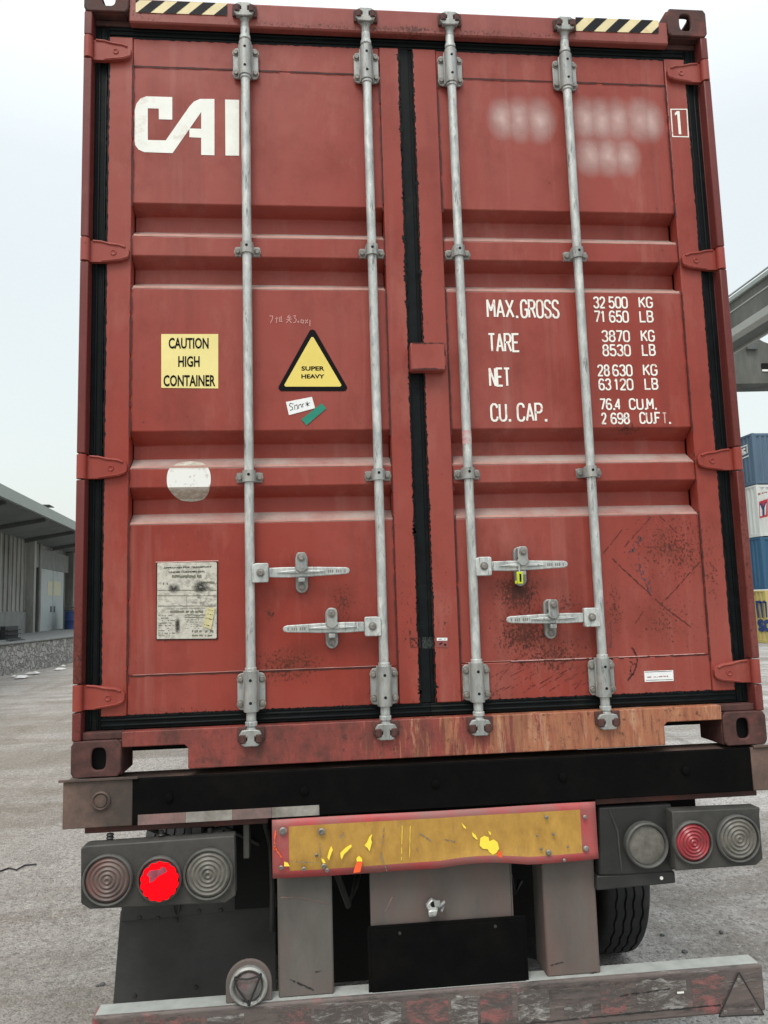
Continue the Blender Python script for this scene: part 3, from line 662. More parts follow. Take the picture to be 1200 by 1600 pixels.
# hazard tape on the header
def hazard(px0, px1, py0a, py1a, py0b, py1b, n, lead, label):
    mb = MB(); y = .0045
    A, Bp, C, D = P(px0, py0a, y), P(px1, py0b, y), P(px1, py1b, y), P(px0, py1a, y)
    def q(u, v):
        tx = A[0]*(1-u)+Bp[0]*u; tz = A[1]*(1-u)+Bp[1]*u; bx = D[0]*(1-u)+C[0]*u; bz = D[1]*(1-u)+C[1]*u
        return (tx*(1-v)+bx*v, tz*(1-v)+bz*v)
    mb.flat([A, Bp, C, D], y)
    mb.m = 1; sl_ = .16; wd = .5/n
    i = -1
    while i < n+1:
        u0 = i/n+lead; poly = [(u0+sl_*.5, 0), (u0+wd+sl_*.5, 0), (u0+wd-sl_*.5, 1), (u0-sl_*.5, 1)]
        cl = []
        for k_ in range(4):                                 # clip to 0..1
            a, b = poly[k_], poly[(k_+1) % 4]
            cl.append(a)
            for lim in (0., 1.):
                if (a[0]-lim)*(b[0]-lim) < 0: t = (lim-a[0])/(b[0]-a[0]); cl.append((lim, a[1]+(b[1]-a[1])*t))
        cl = [c for c in cl if -1e-6 <= c[0] <= 1+1e-6]
        if len(cl) >= 3:
            ang = sorted(cl, key=lambda c: math.atan2(c[1]-sum(p[1] for p in cl)/len(cl), c[0]-sum(p[0] for p in cl)/len(cl)))
            mb.flat([q(*c) for c in ang], y-.0008)
        i += 1
    o = mb.build('hazard_tape', ['hazyellow', 'haz'], CT, smooth=False); o['label'] = label
hazard(212, 355, 0, 19, 5, 24, 3.6, .10, 'black and pale yellow striped tape at the left of the header')
hazard(899, 1029, 27, 48, 32, 52, 3.6, .16, 'black and pale yellow striped tape at the right of the header')

# ---- locking bars
def lock_bar(x, sg, hz, label):
    """vertical galvanised rod with guide brackets, cams and its lever; sg = side to which the lever points"""
    yb = .012
    mb = MB(); mb.tube([(x, yb, B+.150), (x, yb, B+2.742)], .0168, 20)
    for z in (.150, .332, 2.54, 2.70): mb.tube([(x, yb, B+z-.008), (x, yb, B+z+.008)], .0205, 20)
    bar = mb.build('locking_bar', 'galv', CT, bevel=.002); bar['label'] = label
    # cams and keepers, top and bottom
    for zc, up in ((.112, -1), (2.795, 1)):
        mb = MB(); zz = B+zc
        mb.tube([(x, yb, zz-up*.055), (x, yb, zz-up*.03), (x, yb, zz-up*.018)], [.017, .0165, .023], 16)
        mb.prism([(x-.040, zz+up*-.004), (x-.030, zz+up*-.020), (x-.012, zz+up*-.022), (x+.012, zz+up*-.022), (x+.030, zz+up*-.018), (x+.040, zz+up*.002), (x+.034, zz+up*.012), (x+.012, zz+up*.000), (x+.012, zz+up*.018), (x+.030, zz+up*.026), (x+.022, zz+up*.034), (x-.022, zz+up*.034), (x-.034, zz+up*.026), (x-.012, zz+up*.016), (x-.012, zz+up*.002), (x-.030, zz+up*.012)], -.016, .006)
        mb.build('cam', 'galv2', bar, bevel=.003)
        for s2 in (-1, 1):
            mb = MB(); mb.tube([(x+s2*.027, -.010, zz-up*.006), (x+s2*.027, -.010, zz+up*.022)], .0125, 10)
            xa_, xb_ = sorted((x+s2*.016, x+s2*.046)); mb.box(xa_, xb_, -.006, .006, zz-.018, zz+.030)
            mb.build('cam_keeper', 'casting', bar, bevel=.003)
    # end brackets
    for zc in (.257, 2.610):
        z = B+zc; mb = MB(); mb.prism(rrect(x-.048, x+.048, z-.063, z+.063, .016), .030, .0385)
        mb.prism([(x-.027, z-.066), (x+.027, z-.066), (x+.027, z+.070), (x-.027, z+.070)], .018, .0299)
        mb.tube([(x, yb, z-.068), (x, yb, z+.072)], .0245, 24)
        mb.build('guide_bracket', 'galv2', bar, bevel=.002)
        mb = MB()
        for sx in (-1, 1):
            for sz in (-1, 1): hexbolt(mb, x+sx*.037, .0298, z+sz*.042)
        mb.build('bolt', 'bolt', bar)
        mb = MB()
        for sz in (-.036, .040): mb.lathe([(.0052, 0), (.0052, -.0006)], (x, yb-.0243, z+sz), 'Y', 12)
        mb.build('bracket_hole', 'black', bar)
    for zc in (1.008, 1.858):
        z = B+zc; mb = MB(); mb.prism(rrect(x-.046, x+.046, z-.0175, z+.0175, .007), .036, .0455)
        mb.box(x-.046, x+.046, .0456, .0462, z-.0174, z+.0174)
        mb.prism([(x-.024, z-.0185), (x+.024, z-.0185), (x+.024, z+.0185), (x-.024, z+.0185)], .016, .0359)
        mb.tube([(x, yb, z-.021), (x, yb, z+.021)], .0235, 24); mb.build('guide_bracket', 'galv2', bar, bevel=.002)
        mb = MB(); hexbolt(mb, x-.036, .0358, z-.001); hexbolt(mb, x+.036, .0358, z-.001); mb.build('bolt', 'bolt', bar)
        mb = MB(); mb.lathe([(.0052, 0), (.0052, -.0006)], (x, yb-.0233, z+.004), 'Y', 12); mb.build('bracket_hole', 'black', bar)
    # handle
    z = B+hz; mb = MB()
    hub = [(x+sg*.008, z-.034), (x+sg*.008, z+.028), (x+sg*.022, z+.034), (x+sg*.062, z+.034), (x+sg*.066, z+.030), (x+sg*.066, z-.030), (x+sg*.062, z-.034)]
    mb.prism(hub, -.012, .012); mb.build('handle_hub', 'galv', bar, bevel=.004)
    mb = MB(); hexbolt(mb, x+sg*.038, -.0122, z, .010, .009)
    cx_ = x+sg*(.180)
    mb.build('bolt', 'bolt', bar)
    mb = MB(); e_ = x+sg*.350
    up = lambda t: .019-.009*t
    pts = [(x+sg*.0665, z+.017), (x+sg*.13, z+.018), (x+sg*.22, z+.017), (x+sg*.335, z+.013), (e_-sg*.003, z+.009), (e_, z+.001), (e_-sg*.003, z-.008), (x+sg*.335, z-.012), (x+sg*.22, z-.017), (x+sg*.13, z-.019), (x+sg*.0665, z-.017)]
    mb.prism(pts, -.004, .006)
    rd = [(x+sg*.09, z), (x+sg*.13, z+.006), (cx_, z+.008), (x+sg*.235, z+.005), (x+sg*.265, z), (x+sg*.235, z-.004), (cx_, z-.006), (x+sg*.13, z-.004)]
    mb.prism(rd, -.011, -.0041)
    mb.build('handle', 'galv', bar, bevel=.003)
    mb = MB()                                               # embossed maker's marks, unreadable
    for i in range(9):
        if i % 4 != 3: mb.box(x+sg*(.272+i*.0072), x+sg*(.2765+i*.0072), -.0046, -.0041, z-.005, z+.005)
    mb.build('embossing', 'bolt', bar)
    mb = MB(); st = [(cx_+.022*math.cos(R(a)), z+.046+.024*math.sin(R(a))) for a in range(0, 181, 20)]+[(cx_+.022*math.cos(R(a)), z-.050+.024*math.sin(R(a))) for a in range(180, 361, 20)]
    mb.prism(st, .026, .0445); mb.box(cx_-.012, cx_+.012, -.010, .0259, z-.036, z-.020)
    fl = [(cx_-.018, z+.060), (cx_-.012, z+.068), (cx_+.012, z+.068), (cx_+.018, z+.060), (cx_+.018, z+.022), (cx_+.024, z+.014), (cx_+.008, z-.002), (cx_-.008, z-.002), (cx_-.024, z+.014), (cx_-.018, z+.022)]
    mb.prism(fl, -.020, -.012); mb.prism([(cx_-.014, z+.030), (cx_+.014, z+.030), (cx_+.014, z+.064), (cx_-.014, z+.064)], -.0119, .0259)
    mb.build('handle_catch', 'galv2', bar, bevel=.003)
    mb = MB(); hexbolt(mb, cx_, -.0202, z+.049, .0095); hexbolt(mb, cx_, .0258, z-.052, .0095); mb.build('bolt', 'bolt', bar)
    return bar
lock_bar(-.627, 1, .664, 'outer locking bar of the left door')
lock_bar(-.165, -1, .467, 'inner locking bar of the left door')
br = lock_bar(.165, 1, .667, 'inner locking bar of the right door with a pink paint smear')
lock_bar(.627, -1, .474, 'outer locking bar of the right door')
mb = MB(); mb.tube([(.165, .012, B+1.115), (.165, .012, B+1.165)], .0172, 20, caps=False); mb.build('paint_smear', plain('pink_paint_smear', (.50, .16, .16), .4, .6, scale=40., dirt=(.5, .5, .48), dirtamt=.45), br)

# ---- bolt seal on the right door's upper handle
SX, SZ = at(811, 903, -.005)
SEAL = empty('bolt_seal', 'small lime green security seal hanging from a handle of the right door', 'security seal', (SX, -.02, B+SZ-.03))
mb = MB(); mb.prism(rrect(SX-.011, SX+.011, B+SZ-.022, B+SZ+.022, .004), -.022, -.006); mb.box(SX-.018, SX-.0112, -.020, -.010, B+SZ-.022, B+SZ-.010); mb.build('seal_body', 'lime', SEAL, bevel=.002)
mb = MB(); mb.tube([(SX, -.014, B+SZ+.0225), (SX, -.014, B+SZ+.050)], .003, 8); mb.build('seal_pin', 'galv', SEAL)
mb = MB(); mb.box(SX-.003, SX+.004, -.0226, -.0221, B+SZ-.014, B+SZ+.014); mb.build('printed_mark', 'ink', SEAL)

# ---- centre cover
mb = MB(); mb.box(-.035, .096, -.004, .0395, B+1.392, B+1.497); o = mb.build('lock_cover', 'doorR', CT, bevel=.005); o['label'] = 'square red steel cover over the gap between the doors'
mb = MB(); seam(mb, -.03, B+1.4945, .09, B+1.4945, .004, -.0048, .012, .8, .2); seam(mb, -.033, B+1.396, .094, B+1.396, .005, -.0048, .012, .8, .1); seam(mb, .0935, B+1.395, .0935, B+1.495, .004, -.0048, .012, .8, .1); mb.build('chipped_edge', 'seam', o, smooth=False)

# ---- painted logo: upper left of the left door
def C1(X, Y): return P(100+X/3.4286, Y/3.4286, YP-.001)
logo = [(580, 520), (580, 641), (508, 639), (508, 582), (449, 580), (449, 750), (545, 752), (672, 570), (695, 545), (728, 530), (806, 530), (806, 832), (735, 830), (735, 738), (672, 735), (672, 688), (735, 690), (735, 600), (582, 820), (430, 815), (400, 802), (382, 778), (378, 750), (379, 590), (388, 555), (410, 528), (440, 516)]
mb = MB(); mb.flat([C1(*q) for q in logo], YP-.0011)
mb.flat([C1(863, 533), C1(938, 535), C1(938, 834), C1(865, 833)], YP-.0011)
o = mb.build('painted_logo', 'white', doors['L'], smooth=False); o['label'] = 'large white CAI lettering'

# ---- weight table, right door
def C6(X, Y): return P(700+X/2.9268, 430+Y/2.9268, YP-.001)
rows = [('MAX.', 178, 110, 315, 195), ('GROSS', 332, 112, 507, 197), ('TARE', 184, 265, 326, 352), ('NET', 189, 422, 284, 510), ('CU.', 195, 585, 282, 670), ('CAP.', 316, 583, 447, 670),
 ('32', 665, 98, 718, 152), ('500', 735, 98, 820, 152), ('KG', 873, 98, 935, 150), ('71', 668, 162, 720, 217), ('650', 738, 162, 825, 217), ('LB', 877, 162, 938, 216),
 ('3870', 703, 252, 830, 306), ('KG', 883, 250, 944, 304), ('8530', 707, 316, 834, 371), ('LB', 888, 315, 948, 369),
 ('28', 684, 408, 738, 463), ('630', 753, 408, 842, 463), ('KG', 893, 406, 956, 460), ('63', 690, 472, 745, 527), ('120', 762, 472, 846, 527), ('LB', 900, 470, 960, 524),
 ('76.4', 694, 563, 788, 617), ('CU.M.', 829, 562, 950, 616), ('2', 702, 628, 724, 682), ('698', 745, 628, 830, 682), ('CU.F', 877, 625, 972, 680), ('.', 1008, 630, 1018, 680)]
mb = MB()
for s, a, b, c, d_ in rows:
    p0, p1 = C6(a, d_), C6(c, b); big = (d_-b) > 70
    strokes(mb, s, p0[0], p0[1], p1[0], p1[1], .0078 if big else .0064, YP-.0010)
o = mb.build('weight_lettering', 'cream', doors['R'], smooth=False, fix=False); o['label'] = 'cream painted table of gross, tare, net and capacity figures'
mb = MB(); p0, p1 = C6(982, 680), C6(1000, 627); strokes(mb, 'T', p0[0], p0[1], p1[0], p1[1], .005, YP-.0010); mb.build('worn_letter', 'rubbed', doors['R'], smooth=False, fix=False)

# ---- white characters rubbed out beyond reading at the top of the right door
k = MT('smudged_white_paint', .6)
def smudge(cells, name, parent):
    t = MT('smudge_'+name, .6); tot = None
    for (cx, cz, rx, rz) in cells:
        v = t.rng(t.cluster(cx, cz-0, rx, rz), .0, .95); tot = v if tot is None else t.math('MAXIMUM', tot, v)
    col = t.mix(t.rng(t.noise(16., 2.), .35, .65), (.56, .36, .33), (.66, .48, .45)); t.color(col)
    L_ = t.t; tr = L_.nodes.new('ShaderNodeBsdfTransparent'); mx = L_.nodes.new('ShaderNodeMixShader')
    t.L(t.math('MULTIPLY', tot, .78), mx.inputs[0]); t.L(tr.outputs[0], mx.inputs[1]); t.L(t.p.outputs[0], mx.inputs[2]); t.L(mx.outputs[0], L_.nodes['Material Output'].inputs[0])
    return t.m
cells = []
for px_, py_, rx, rz in ((785, 186, .07, .10), (812, 187, .07, .11), (842, 188, .08, .11), (915, 187, .07, .11), (940, 188, .08, .11), (965, 188, .07, .11), (1000, 188, .08, .11), (1018, 190, .06, .10), (922, 243, .08, .10), (950, 244, .08, .10), (978, 245, .07, .095)):
    q = at(px_, py_); cells.append((q[0], q[1], rx, rz))
mb = MB(); mb.flat([P(755, 140), P(1036, 140), P(1042, 285), P(760, 285)], YP-.0008); o = mb.build('smudged_marking', smudge(cells, 'a', None), doors['R'], smooth=False); o['label'] = 'two rows of pale characters smudged beyond reading'
# boxed 1
mb = MB(); c4 = [P(1048, 171, YF), P(1073, 171, YF), P(1075.5, 214, YF), P(1051, 213.5, YF)]; ribbon(mb, c4+[c4[0]], .0045, YF-.001)
mb.build('painted_box', 'cream', doors['R'], smooth=False); 
mb = MB(); x0, z0 = P(1057, 210, YF); x1, z1 = P(1067, 174, YF)
mb.flat([(x0+.009, z0), (x0+.020, z0), (x0+.020, z1), (x0+.009, z1), (x0-.001, z1-.010), (x0-.001, z1-.020), (x0+.009, z1-.014)], YF-.0011)
mb.build('painted_digit', 'cream', doors['R'], smooth=False)

# ---- stickers of the left door
D = doors['L']
c4 = [P(252, 522), P(341, 522), P(341, 607), P(252, 606)]
mb = MB(); mb.prism(c4, YP-.0015, YP-.0003); st = mb.build('warning_sticker', 'paleyellow', D, smooth=False); st['label'] = 'square yellow sticker reading CAUTION HIGH CONTAINER'
for s, a, b, c, d_ in (('CAUTION', 263.5, 528, 326, 545), ('HIGH', 278.5, 556.5, 312, 573.5), ('CONTAINER', 255.5, 586, 336.5, 604)):
    p0, p1 = P(a, d_), P(c, b); text_obj('lettering', s, (p0[0]+p1[0])/2, (p0[1]+p1[1])/2, p1[0]-p0[0], p1[1]-p0[1], YP-.0022, 'ink', D, .026)
def C5(X, Y): return P(400+X/3.75, 450+Y/3.75)
def rtri(a, b, c, r):
    pts = [Vector(p) for p in (a, b, c)]; out_ = []
    for i in range(3):
        p = pts[i]; u = (pts[i-1]-p).normalized(); v = (pts[(i+1) % 3]-p).normalized(); half = math.acos(max(-1, min(1, u.dot(v))))/2
        t = r/math.tan(half); cen = p+(u+v).normalized()*(r/math.sin(half)); s0 = p+u*t-cen; s1 = p+v*t-cen
        a0 = math.atan2(s0.y, s0.x); a1 = math.atan2(s1.y, s1.x); da = (a1-a0+math.pi) % (2*math.pi)-math.pi
        for j in range(9): g = a0+da*j/8; out_.append((cen.x+r*math.cos(g), cen.y+r*math.sin(g)))
    return out_
mb = MB(); mb.prism(rtri(C5(330, 222), C5(118, 604), C5(548, 604), .013), YP-.0015, YP-.0003); o = mb.build('warning_triangle', 'ink', D, smooth=False); o['label'] = 'yellow triangle with thick black border reading SUPER HEAVY'
mb = MB(); mb.flat(rtri(C5(330, 278), C5(160, 578), C5(506, 578), .006), YP-.0019); mb.build('triangle_face', 'yellow', D, smooth=False)
for s, a, b, c, d_ in (('SUPER', 266, 459, 401, 485), ('HEAVY', 266, 506, 401, 531)):
    p0, p1 = C5(a, d_), C5(c, b); text_obj('lettering', s, (p0[0]+p1[0])/2, (p0[1]+p1[1])/2, p1[0]-p0[0], p1[1]-p0[1], YP-.0024, 'ink', D, .034)
mb = MB(); mb.prism([C5(175, 668), C5(328, 638), C5(346, 704), C5(193, 745)], YP-.0018, YP-.0003); mb.build('paper_label', 'paper', D, smooth=False)
mb = MB()
for pl in ([(220, 680), (200, 676), (196, 690), (214, 700), (216, 712), (198, 718)], [(228, 715), (226, 690), (240, 684), (244, 705), (240, 712)], [(250, 708), (250, 688), (262, 680), (268, 700)], [(275, 700), (272, 682), (280, 678)], [(290, 672), (312, 690)], [(300, 665), (302, 694)], [(290, 688), (314, 672)]):
    ribbon(mb, [C5(*q) for q in pl], .0022, YP-.0022)
mb.build('handwriting', 'ink', D, smooth=False, fix=False)
mb = MB(); mb.prism([C5(265, 770), C5(385, 677), C5(412, 706), C5(296, 805)], YP-.0028, YP-.0019); mb.build('green_tape', 'green', D, smooth=False)
mb = MB()                                                  # chalked scribble above the triangle
for pl in ([(78, 164), (98, 164), (96, 182), (84, 205)], [(112, 180), (132, 176)], [(122, 168), (120, 205)], [(140, 170), (138, 196), (156, 196)], [(148, 164), (148, 196)], [(196, 158), (184, 172), (206, 170)], [(178, 184), (210, 182)], [(196, 172), (192, 188), (178, 204)], [(194, 186), (208, 206)], [(218, 164), (232, 162), (226, 176), (236, 184), (232, 200), (218, 204)], [(242, 200), (248, 192), (252, 200), (246, 204)], [(264, 186), (264, 202), (276, 206), (280, 190), (264, 186)], [(288, 186), (304, 206)], [(304, 184), (288, 208)], [(316, 188), (316, 222)]):
    ribbon(mb, [C5(*q) for q in pl], .0024, YP-.0012)
mb.build('chalk_scribble', 'chalk', D, smooth=False, fix=False)
# round worn sticker that follows the folds
def C8(X, Y): return P(100+X/3.4286, 680+Y/3.4286)
cx, cz = C8(669, 234); x0, _ = C8(551, 234); _, z1 = C8(669, 127); _, z0 = C8(669, 345)
mb = MB(); rx = cx-x0; rz = (z1-z0)/2; cz = (z0+z1)/2; cols = 24; zs = sorted({round(z0+i*(z1-z0)/44, 5) for i in range(45)} | {q+B for q, _ in PROF if z0 < q+B < z1}); row = []
for z in zs:
    hw = rx*max(0, 1-abs((z-cz)/rz)**2.3)**(1/2.3); row.append([len(mb.v)+j for j in range(cols+1)])
    for j in range(cols+1): mb.v.append((cx-hw+2*hw*j/cols, prof_y(z-B)-.0022, z))
for i in range(len(zs)-1):
    for j in range(cols): mb.face((row[i][j], row[i][j+1], row[i+1][j+1], row[i+1][j]))
k = MT('worn_round_sticker', .5); n = k.noise(45., 6., .75, (1, 1, 1.6)); col = k.mix(k.rng(n, .44, .6), (.40, .37, .30), (.60, .58, .52)); zf = k.axis(2)
f = k.math('MULTIPLY', k.rng(zf, .966, .980), k.rng(zf, 1.052, 1.040)); col = k.mix(f, col, k.mix(k.rng(k.noise(60., 4.), .55, .62), (.76, .77, .74), (.60, .58, .54))); k.color(col)
o = mb.build('round_sticker', k.m, D, smooth=False); o['label'] = 'round white sticker worn away on the folds'

# ---- approval plate
def C9(X, Y): return P(240+X/11.43, 870+Y/11.43)
mb = MB(); mb.prism([C9(45, 85), C9(1150, 70), C9(1150, 1480), C9(45, 1490)], YP-.003, YP-.0003); bp = mb.build('plate_backing', 'seam', D, bevel=.001)
mb = MB(); mb.prism([C9(70, 125), C9(90, 105), C9(1115, 98), C9(1132, 115), C9(1130, 1440), C9(1110, 1460), C9(60, 1468)], YP-.0048, YP-.0031); o = mb.build('approval_plate', 'plate', D, bevel=.0008); o['label'] = 'weathered metal approval plate with grimy engraved text'
mb = MB(); seam(mb, *C9(40, 98), *C9(1160, 70), .0035, YP-.0052, .02, .2); mb.build('plate_edge', 'chalk', D, smooth=False)
yy = YP-.0053
for s, a, b, c, d_ in (('APPROVED FOR TRANSPORT', 180, 165, 1040, 215), ('UNDER CUSTOMS SEAL', 275, 245, 925, 295), ('CSC SAFETY APPROVAL', 270, 905, 930, 945)):
    p0, p1 = C9(a, d_), C9(c, b); text_obj('engraving', s, (p0[0]+p1[0])/2, (p0[1]+p1[1])/2, p1[0]-p0[0], p1[1]-p0[1], yy, 'bolt' if 'CSC' in s else 'ink', D, .03)
mb = MB()
def bar9(X0, Y0, X1, Y1, g=.0): a = C9(X0, (Y0+Y1)/2); b = C9(X1, (Y0+Y1)/2); seam(mb, *a, *b, abs(C9(0, Y0)[1]-C9(0, Y1)[1]), yy, .004, .35, g)
for q in ((330, 325, 860, 375, .1), (170, 460, 260, 500, .1), (850, 440, 1090, 480, .1), (75, 590, 1120, 605), (75, 690, 1120, 703), (80, 872, 1120, 886), (300, 960, 890, 1000, .12), (560, 1030, 930, 1050, .1), (560, 1070, 900, 1088, .1), (690, 1310, 1070, 1350, .2), (690, 1390, 1070, 1420, .2)): bar9(*q)
for i in range(9): bar9(90, 1040+i*45, 420-random.uniform(0, 160), 1056+i*45, .45)
for i in range(5): bar9(560, 1120+i*38, 860, 1132+i*38, .5)
a, b = C9(597, 703), C9(597, 872); seam(mb, *a, *b, .0015, yy, .004, .3)
mb.build('engraved_lines', plain('worn_engraving', (.16, .16, .12), .3, .7, scale=80.), D, smooth=False)
k = MT('black_rivet_soot', .7); 
def soot():
    t = MT('rivet_soot', .8); q = [C9(365, 560), C9(845, 540), C9(430, 1230)]
    tot = None
    for (a, b), rx, rz in zip(q, (.026, .034, .012), (.022, .028, .04)):
        v = t.rng(t.cluster(a, b-B, rx, rz), .1, .8); tot = v if tot is None else t.math('MAXIMUM', tot, v)
    t.color((.02, .02, .018)); tr = t.t.nodes.new('ShaderNodeBsdfTransparent'); mx = t.t.nodes.new('ShaderNodeMixShader')
    t.L(t.math('MULTIPLY', tot, t.rng(t.noise(60., 5., .8), .3, .55)), mx.inputs[0]); t.L(tr.outputs[0], mx.inputs[1]); t.L(t.p.outputs[0], mx.inputs[2]); t.L(mx.outputs[0], t.t.nodes['Material Output'].inputs[0]); return t.m
mb = MB(); mb.flat([C9(100, 300), C9(1100, 300), C9(1100, 1440), C9(100, 1440)], YP-.0057); mb.build('rivet_soot', soot(), D, smooth=False)
mb = MB()
for X, Y in ((365, 545), (845, 545)): a, b = C9(X, Y); mb.lathe([(.005, 0), (.004, -.003), (.001, -.004)], (a, YP-.006, b), 'Y', 12)
mb.build('rivet', 'bolt', D)
mb = MB(); mb.prism([C9(965, 895), C9(1100, 925), C9(1030, 1290), C9(885, 1245)], YP-.0085, YP-.0062); mb.build('small_tag', 'tag', D)
mb = MB()
for X0, Y0, X1, Y1 in ((985, 945, 1075, 965), (970, 1020, 1060, 1040), (930, 1090, 1045, 1120), (912, 1205, 1000, 1230)): seam(mb, *C9(X0, Y0), *C9(X1, Y1), .0022, YP-.009, .0015, .5, .25)
mb.build('tag_printing', 'ink', D, smooth=False)

# ---- small marks on the right door
D = doors['R']
def C3(X, Y): return P(900+X/4, 800+Y/4)
mb = MB(); mb.prism([C3(425, 995), C3(606, 988), C3(610, 1055), C3(430, 1062)], YP-.0018, YP-.0003); o = mb.build('label_sticker', 'paper', D, smooth=False); o['label'] = 'small white label near the lower right corner'
mb = MB(); seam(mb, *C3(430, 1001), *C3(600, 994), .0016, YP-.0022, .02, .2); seam(mb, *C3(436, 1052), *C3(604, 1046), .0016, YP-.0022, .02, .3, .1); mb.m = 1; seam(mb, *C3(445, 1033), *C3(575, 1026), .004, YP-.0022, .003, .5, .35)
mb.build('label_printing', ['ink', plain('faded_print', (.35, .2, .2), .3, .7)], D, smooth=False)
mb = MB()
for (a, b, c, d_, w_) in ((225, 290, 535, 580, .004), (535, 580, 720, 720, .004), (535, 578, 785, 300, .004), (520, 20, 640, 140, .003), (300, 220, 470, 30, .003), (370, 700, 420, 620, .003), (690, 980, 780, 880, .002), (620, 1090, 690, 1000, .002), (170, 260, 290, 110, .003), (440, 220, 600, 215, .002)):
    seam(mb, *C3(a, b), *C3(c, d_), w_, YP-.0009, .008, .8, .12)
mb.build('scratch', 'rustmark', D, smooth=False)
mb = MB()
for i in range(34):
    t = random.random(); X = 380+t*95+random.gauss(0, 12); Y = 300+t*220+random.gauss(0, 14); seam(mb, *C3(X, Y), *C3(X+random.uniform(-6, 10), Y+random.uniform(8, 22)), .0028, YP-.0011, .004, .8, .2)
for i in range(22):
    t = random.random(); X = 430-t*95+random.gauss(0, 8); Y = 120+t*130+random.gauss(0, 9); seam(mb, *C3(X, Y), *C3(X+random.uniform(-10, 6), Y+random.uniform(6, 18)), .0026, YP-.0011, .004, .8, .2)
for i in range(14):
    Y = 680+i*12; seam(mb, *C3(218+random.gauss(0, 5), Y), *C3(220+random.gauss(0, 5), Y+9), .0028, YP-.0011, .004, .8)
mb.build('scuff', 'inkmark', D, smooth=False)
mb = MB(); arc = [(340, 842), (360, 858), (372, 885), (382, 920), (376, 965), (352, 1015), (322, 1052)]
for a, b in zip(arc, arc[1:]): seam(mb, *C3(*a), *C3(*b), .0045, YP-.0024, .004, .7, .05)
for i in range(14): X, Y = 335+random.uniform(-10, 30), 925+random.uniform(0, 100); seam(mb, *C3(X, Y), *C3(X+6, Y+8), .003, YP-.0024, .003, .7)
mb.build('scraped_arc', 'seam', D, smooth=False)
mb = MB()                                                    # fine scratches around the handles
for i in range(46):
    X = random.uniform(.22, .60); Z = random.uniform(.20, .33); L_ = random.uniform(.02, .07); an = random.choice((.5, .6, .9)); seam(mb, X, B+Z, X+L_*math.cos(an), B+Z+L_*math.sin(an)*.8, .0014, YP-.0020, .006, .6, .25)
mb.build('fine_scratch', 'rustmark', D, smooth=False)
mb = MB()                                                    # light scraped lines at the bottom of the right door
for (X0, Z0, X1, Z1) in ((.30, .322, .42, .3225), (.45, .322, .60, .322), (.70, .322, 1.03, .324)): seam(mb, X0, B+Z0+.003, X1, B+Z1+.003, .0022, YP-.0026, .01, .4, .15)
mb.build('bare_edge', 'chalk', D, smooth=False)
# label across the joint
def C7(X, Y, Yw=YF): return P(620+X/12, 970+Y/12, Yw)
mb = MB(); mb.m = 0; mb.flat([C7(735, 305), C7(955, 305), C7(965, 480), C7(940, 500), C7(740, 490)], YF-.0016); mb.m = 1; mb.flat([C7(748, 318), C7(945, 318), C7(945, 370), C7(748, 372)], YF-.0022)
mb.m = 2; seam(mb, *C7(780, 345), *C7(915, 342), .0016, YF-.0027, .003, .4, .2); seam(mb, *C7(790, 440), *C7(850, 410), .004, YF-.0022, .003, .6); seam(mb, *C7(885, 450), *C7(925, 450), .006, YF-.0022, .003, .4)
mb.build('torn_sticker', [plain('faded_red_sticker', (.26, .07, .06), .3, .6), 'paper', 'ink'], D, smooth=False)
mb = MB(); c4 = [C7(245, 320), C7(430, 330), C7(440, 490), C7(260, 495)]; ribbon(mb, c4+[c4[0]], .002, YF-.0016); seam(mb, *C7(260, 335), *C7(350, 370), .004, YF-.0018, .003, .6); seam(mb, *C7(350, 400), *C7(400, 430), .005, YF-.0018, .003, .6); seam(mb, *C7(280, 455), *C7(310, 460), .006, YF-.0018, .003, .6); seam(mb, *C7(246, 190), *C7(250, 265), .004, YF-.0018, .004, .5); mb.build('torn_sticker', 'seam', doors['L'], smooth=False)
mb = MB()
for i in range(14): X = 480+i*16; seam(mb, *P(620+X/12, 995.5, .05), *P(620+(X+8)/12, 1013, .05), .0012, .0495, .004, .6, .2)
mb.build('film_scrap', plain('cloudy_plastic_film', (.07, .09, .08), .4, .3), D, smooth=False)

# ================================================================== THE TRAILER
TR = empty('semi_trailer', 'dirty flatbed semi trailer with red edged orange rear board under the red container', 'trailer', (0, 0, 0))
mb = MB(); mb.m = 0
for x0, x1 in ((-1.242, -1.018), (1.150, 1.242)): mb.box(x0, x1, -.004, .012, B-.160, B-.010)
mb.box(-1.242, 1.242, .0125, .13, B-.0285, B-.0125); mb.box(-1.242, 1.242, .0125, .13, B-.160, B-.1460)
mb.m = 1; mb.box(-1.0175, 1.1495, -.004, .012, B-.160, B-.010)
bm_ = mb.build('rear_beam', ['beam', 'beamblack'], TR, bevel=.003); mb2 = MB(); mb2.box(-1.255, -1.0, -.012, .0, B-.0095, B-.002); mb2.box(1.16, 1.255, -.012, .0, B-.0095, B-.002); mb2.build('beam_lip', 'beam', bm_, bevel=.001, split=True)
bm_['label'] = 'rear cross beam, brown at its ends and black between'
mb = MB(); x0, z0 = at(158, 1251, -.004); mb.lathe([(.031, 0), (.031, -.006), (.026, -.009), (.023, -.005), (.021, -.004), (.019, -.008), (.001, -.009)], (x0, -.0045, B+z0), 'Y', 36); mb.build('round_boss', 'beam', bm_)
mb = MB(); xs_ = [-1.000, -.845, -.690, -.560, -.40, -.25, -.1, .05, .2, .35, .5, .65, .8, .95, 1.1]
for i in range(len(xs_)-1):
    if xs_[i] > -.45: continue
    mb.m = i % 2; mb.box(xs_[i], xs_[i+1]-.001, -.0052, -.0042, B-.159, B-.126)
mb.build('reflective_tape', ['pinktape', 'whitetape'], bm_, smooth=False)
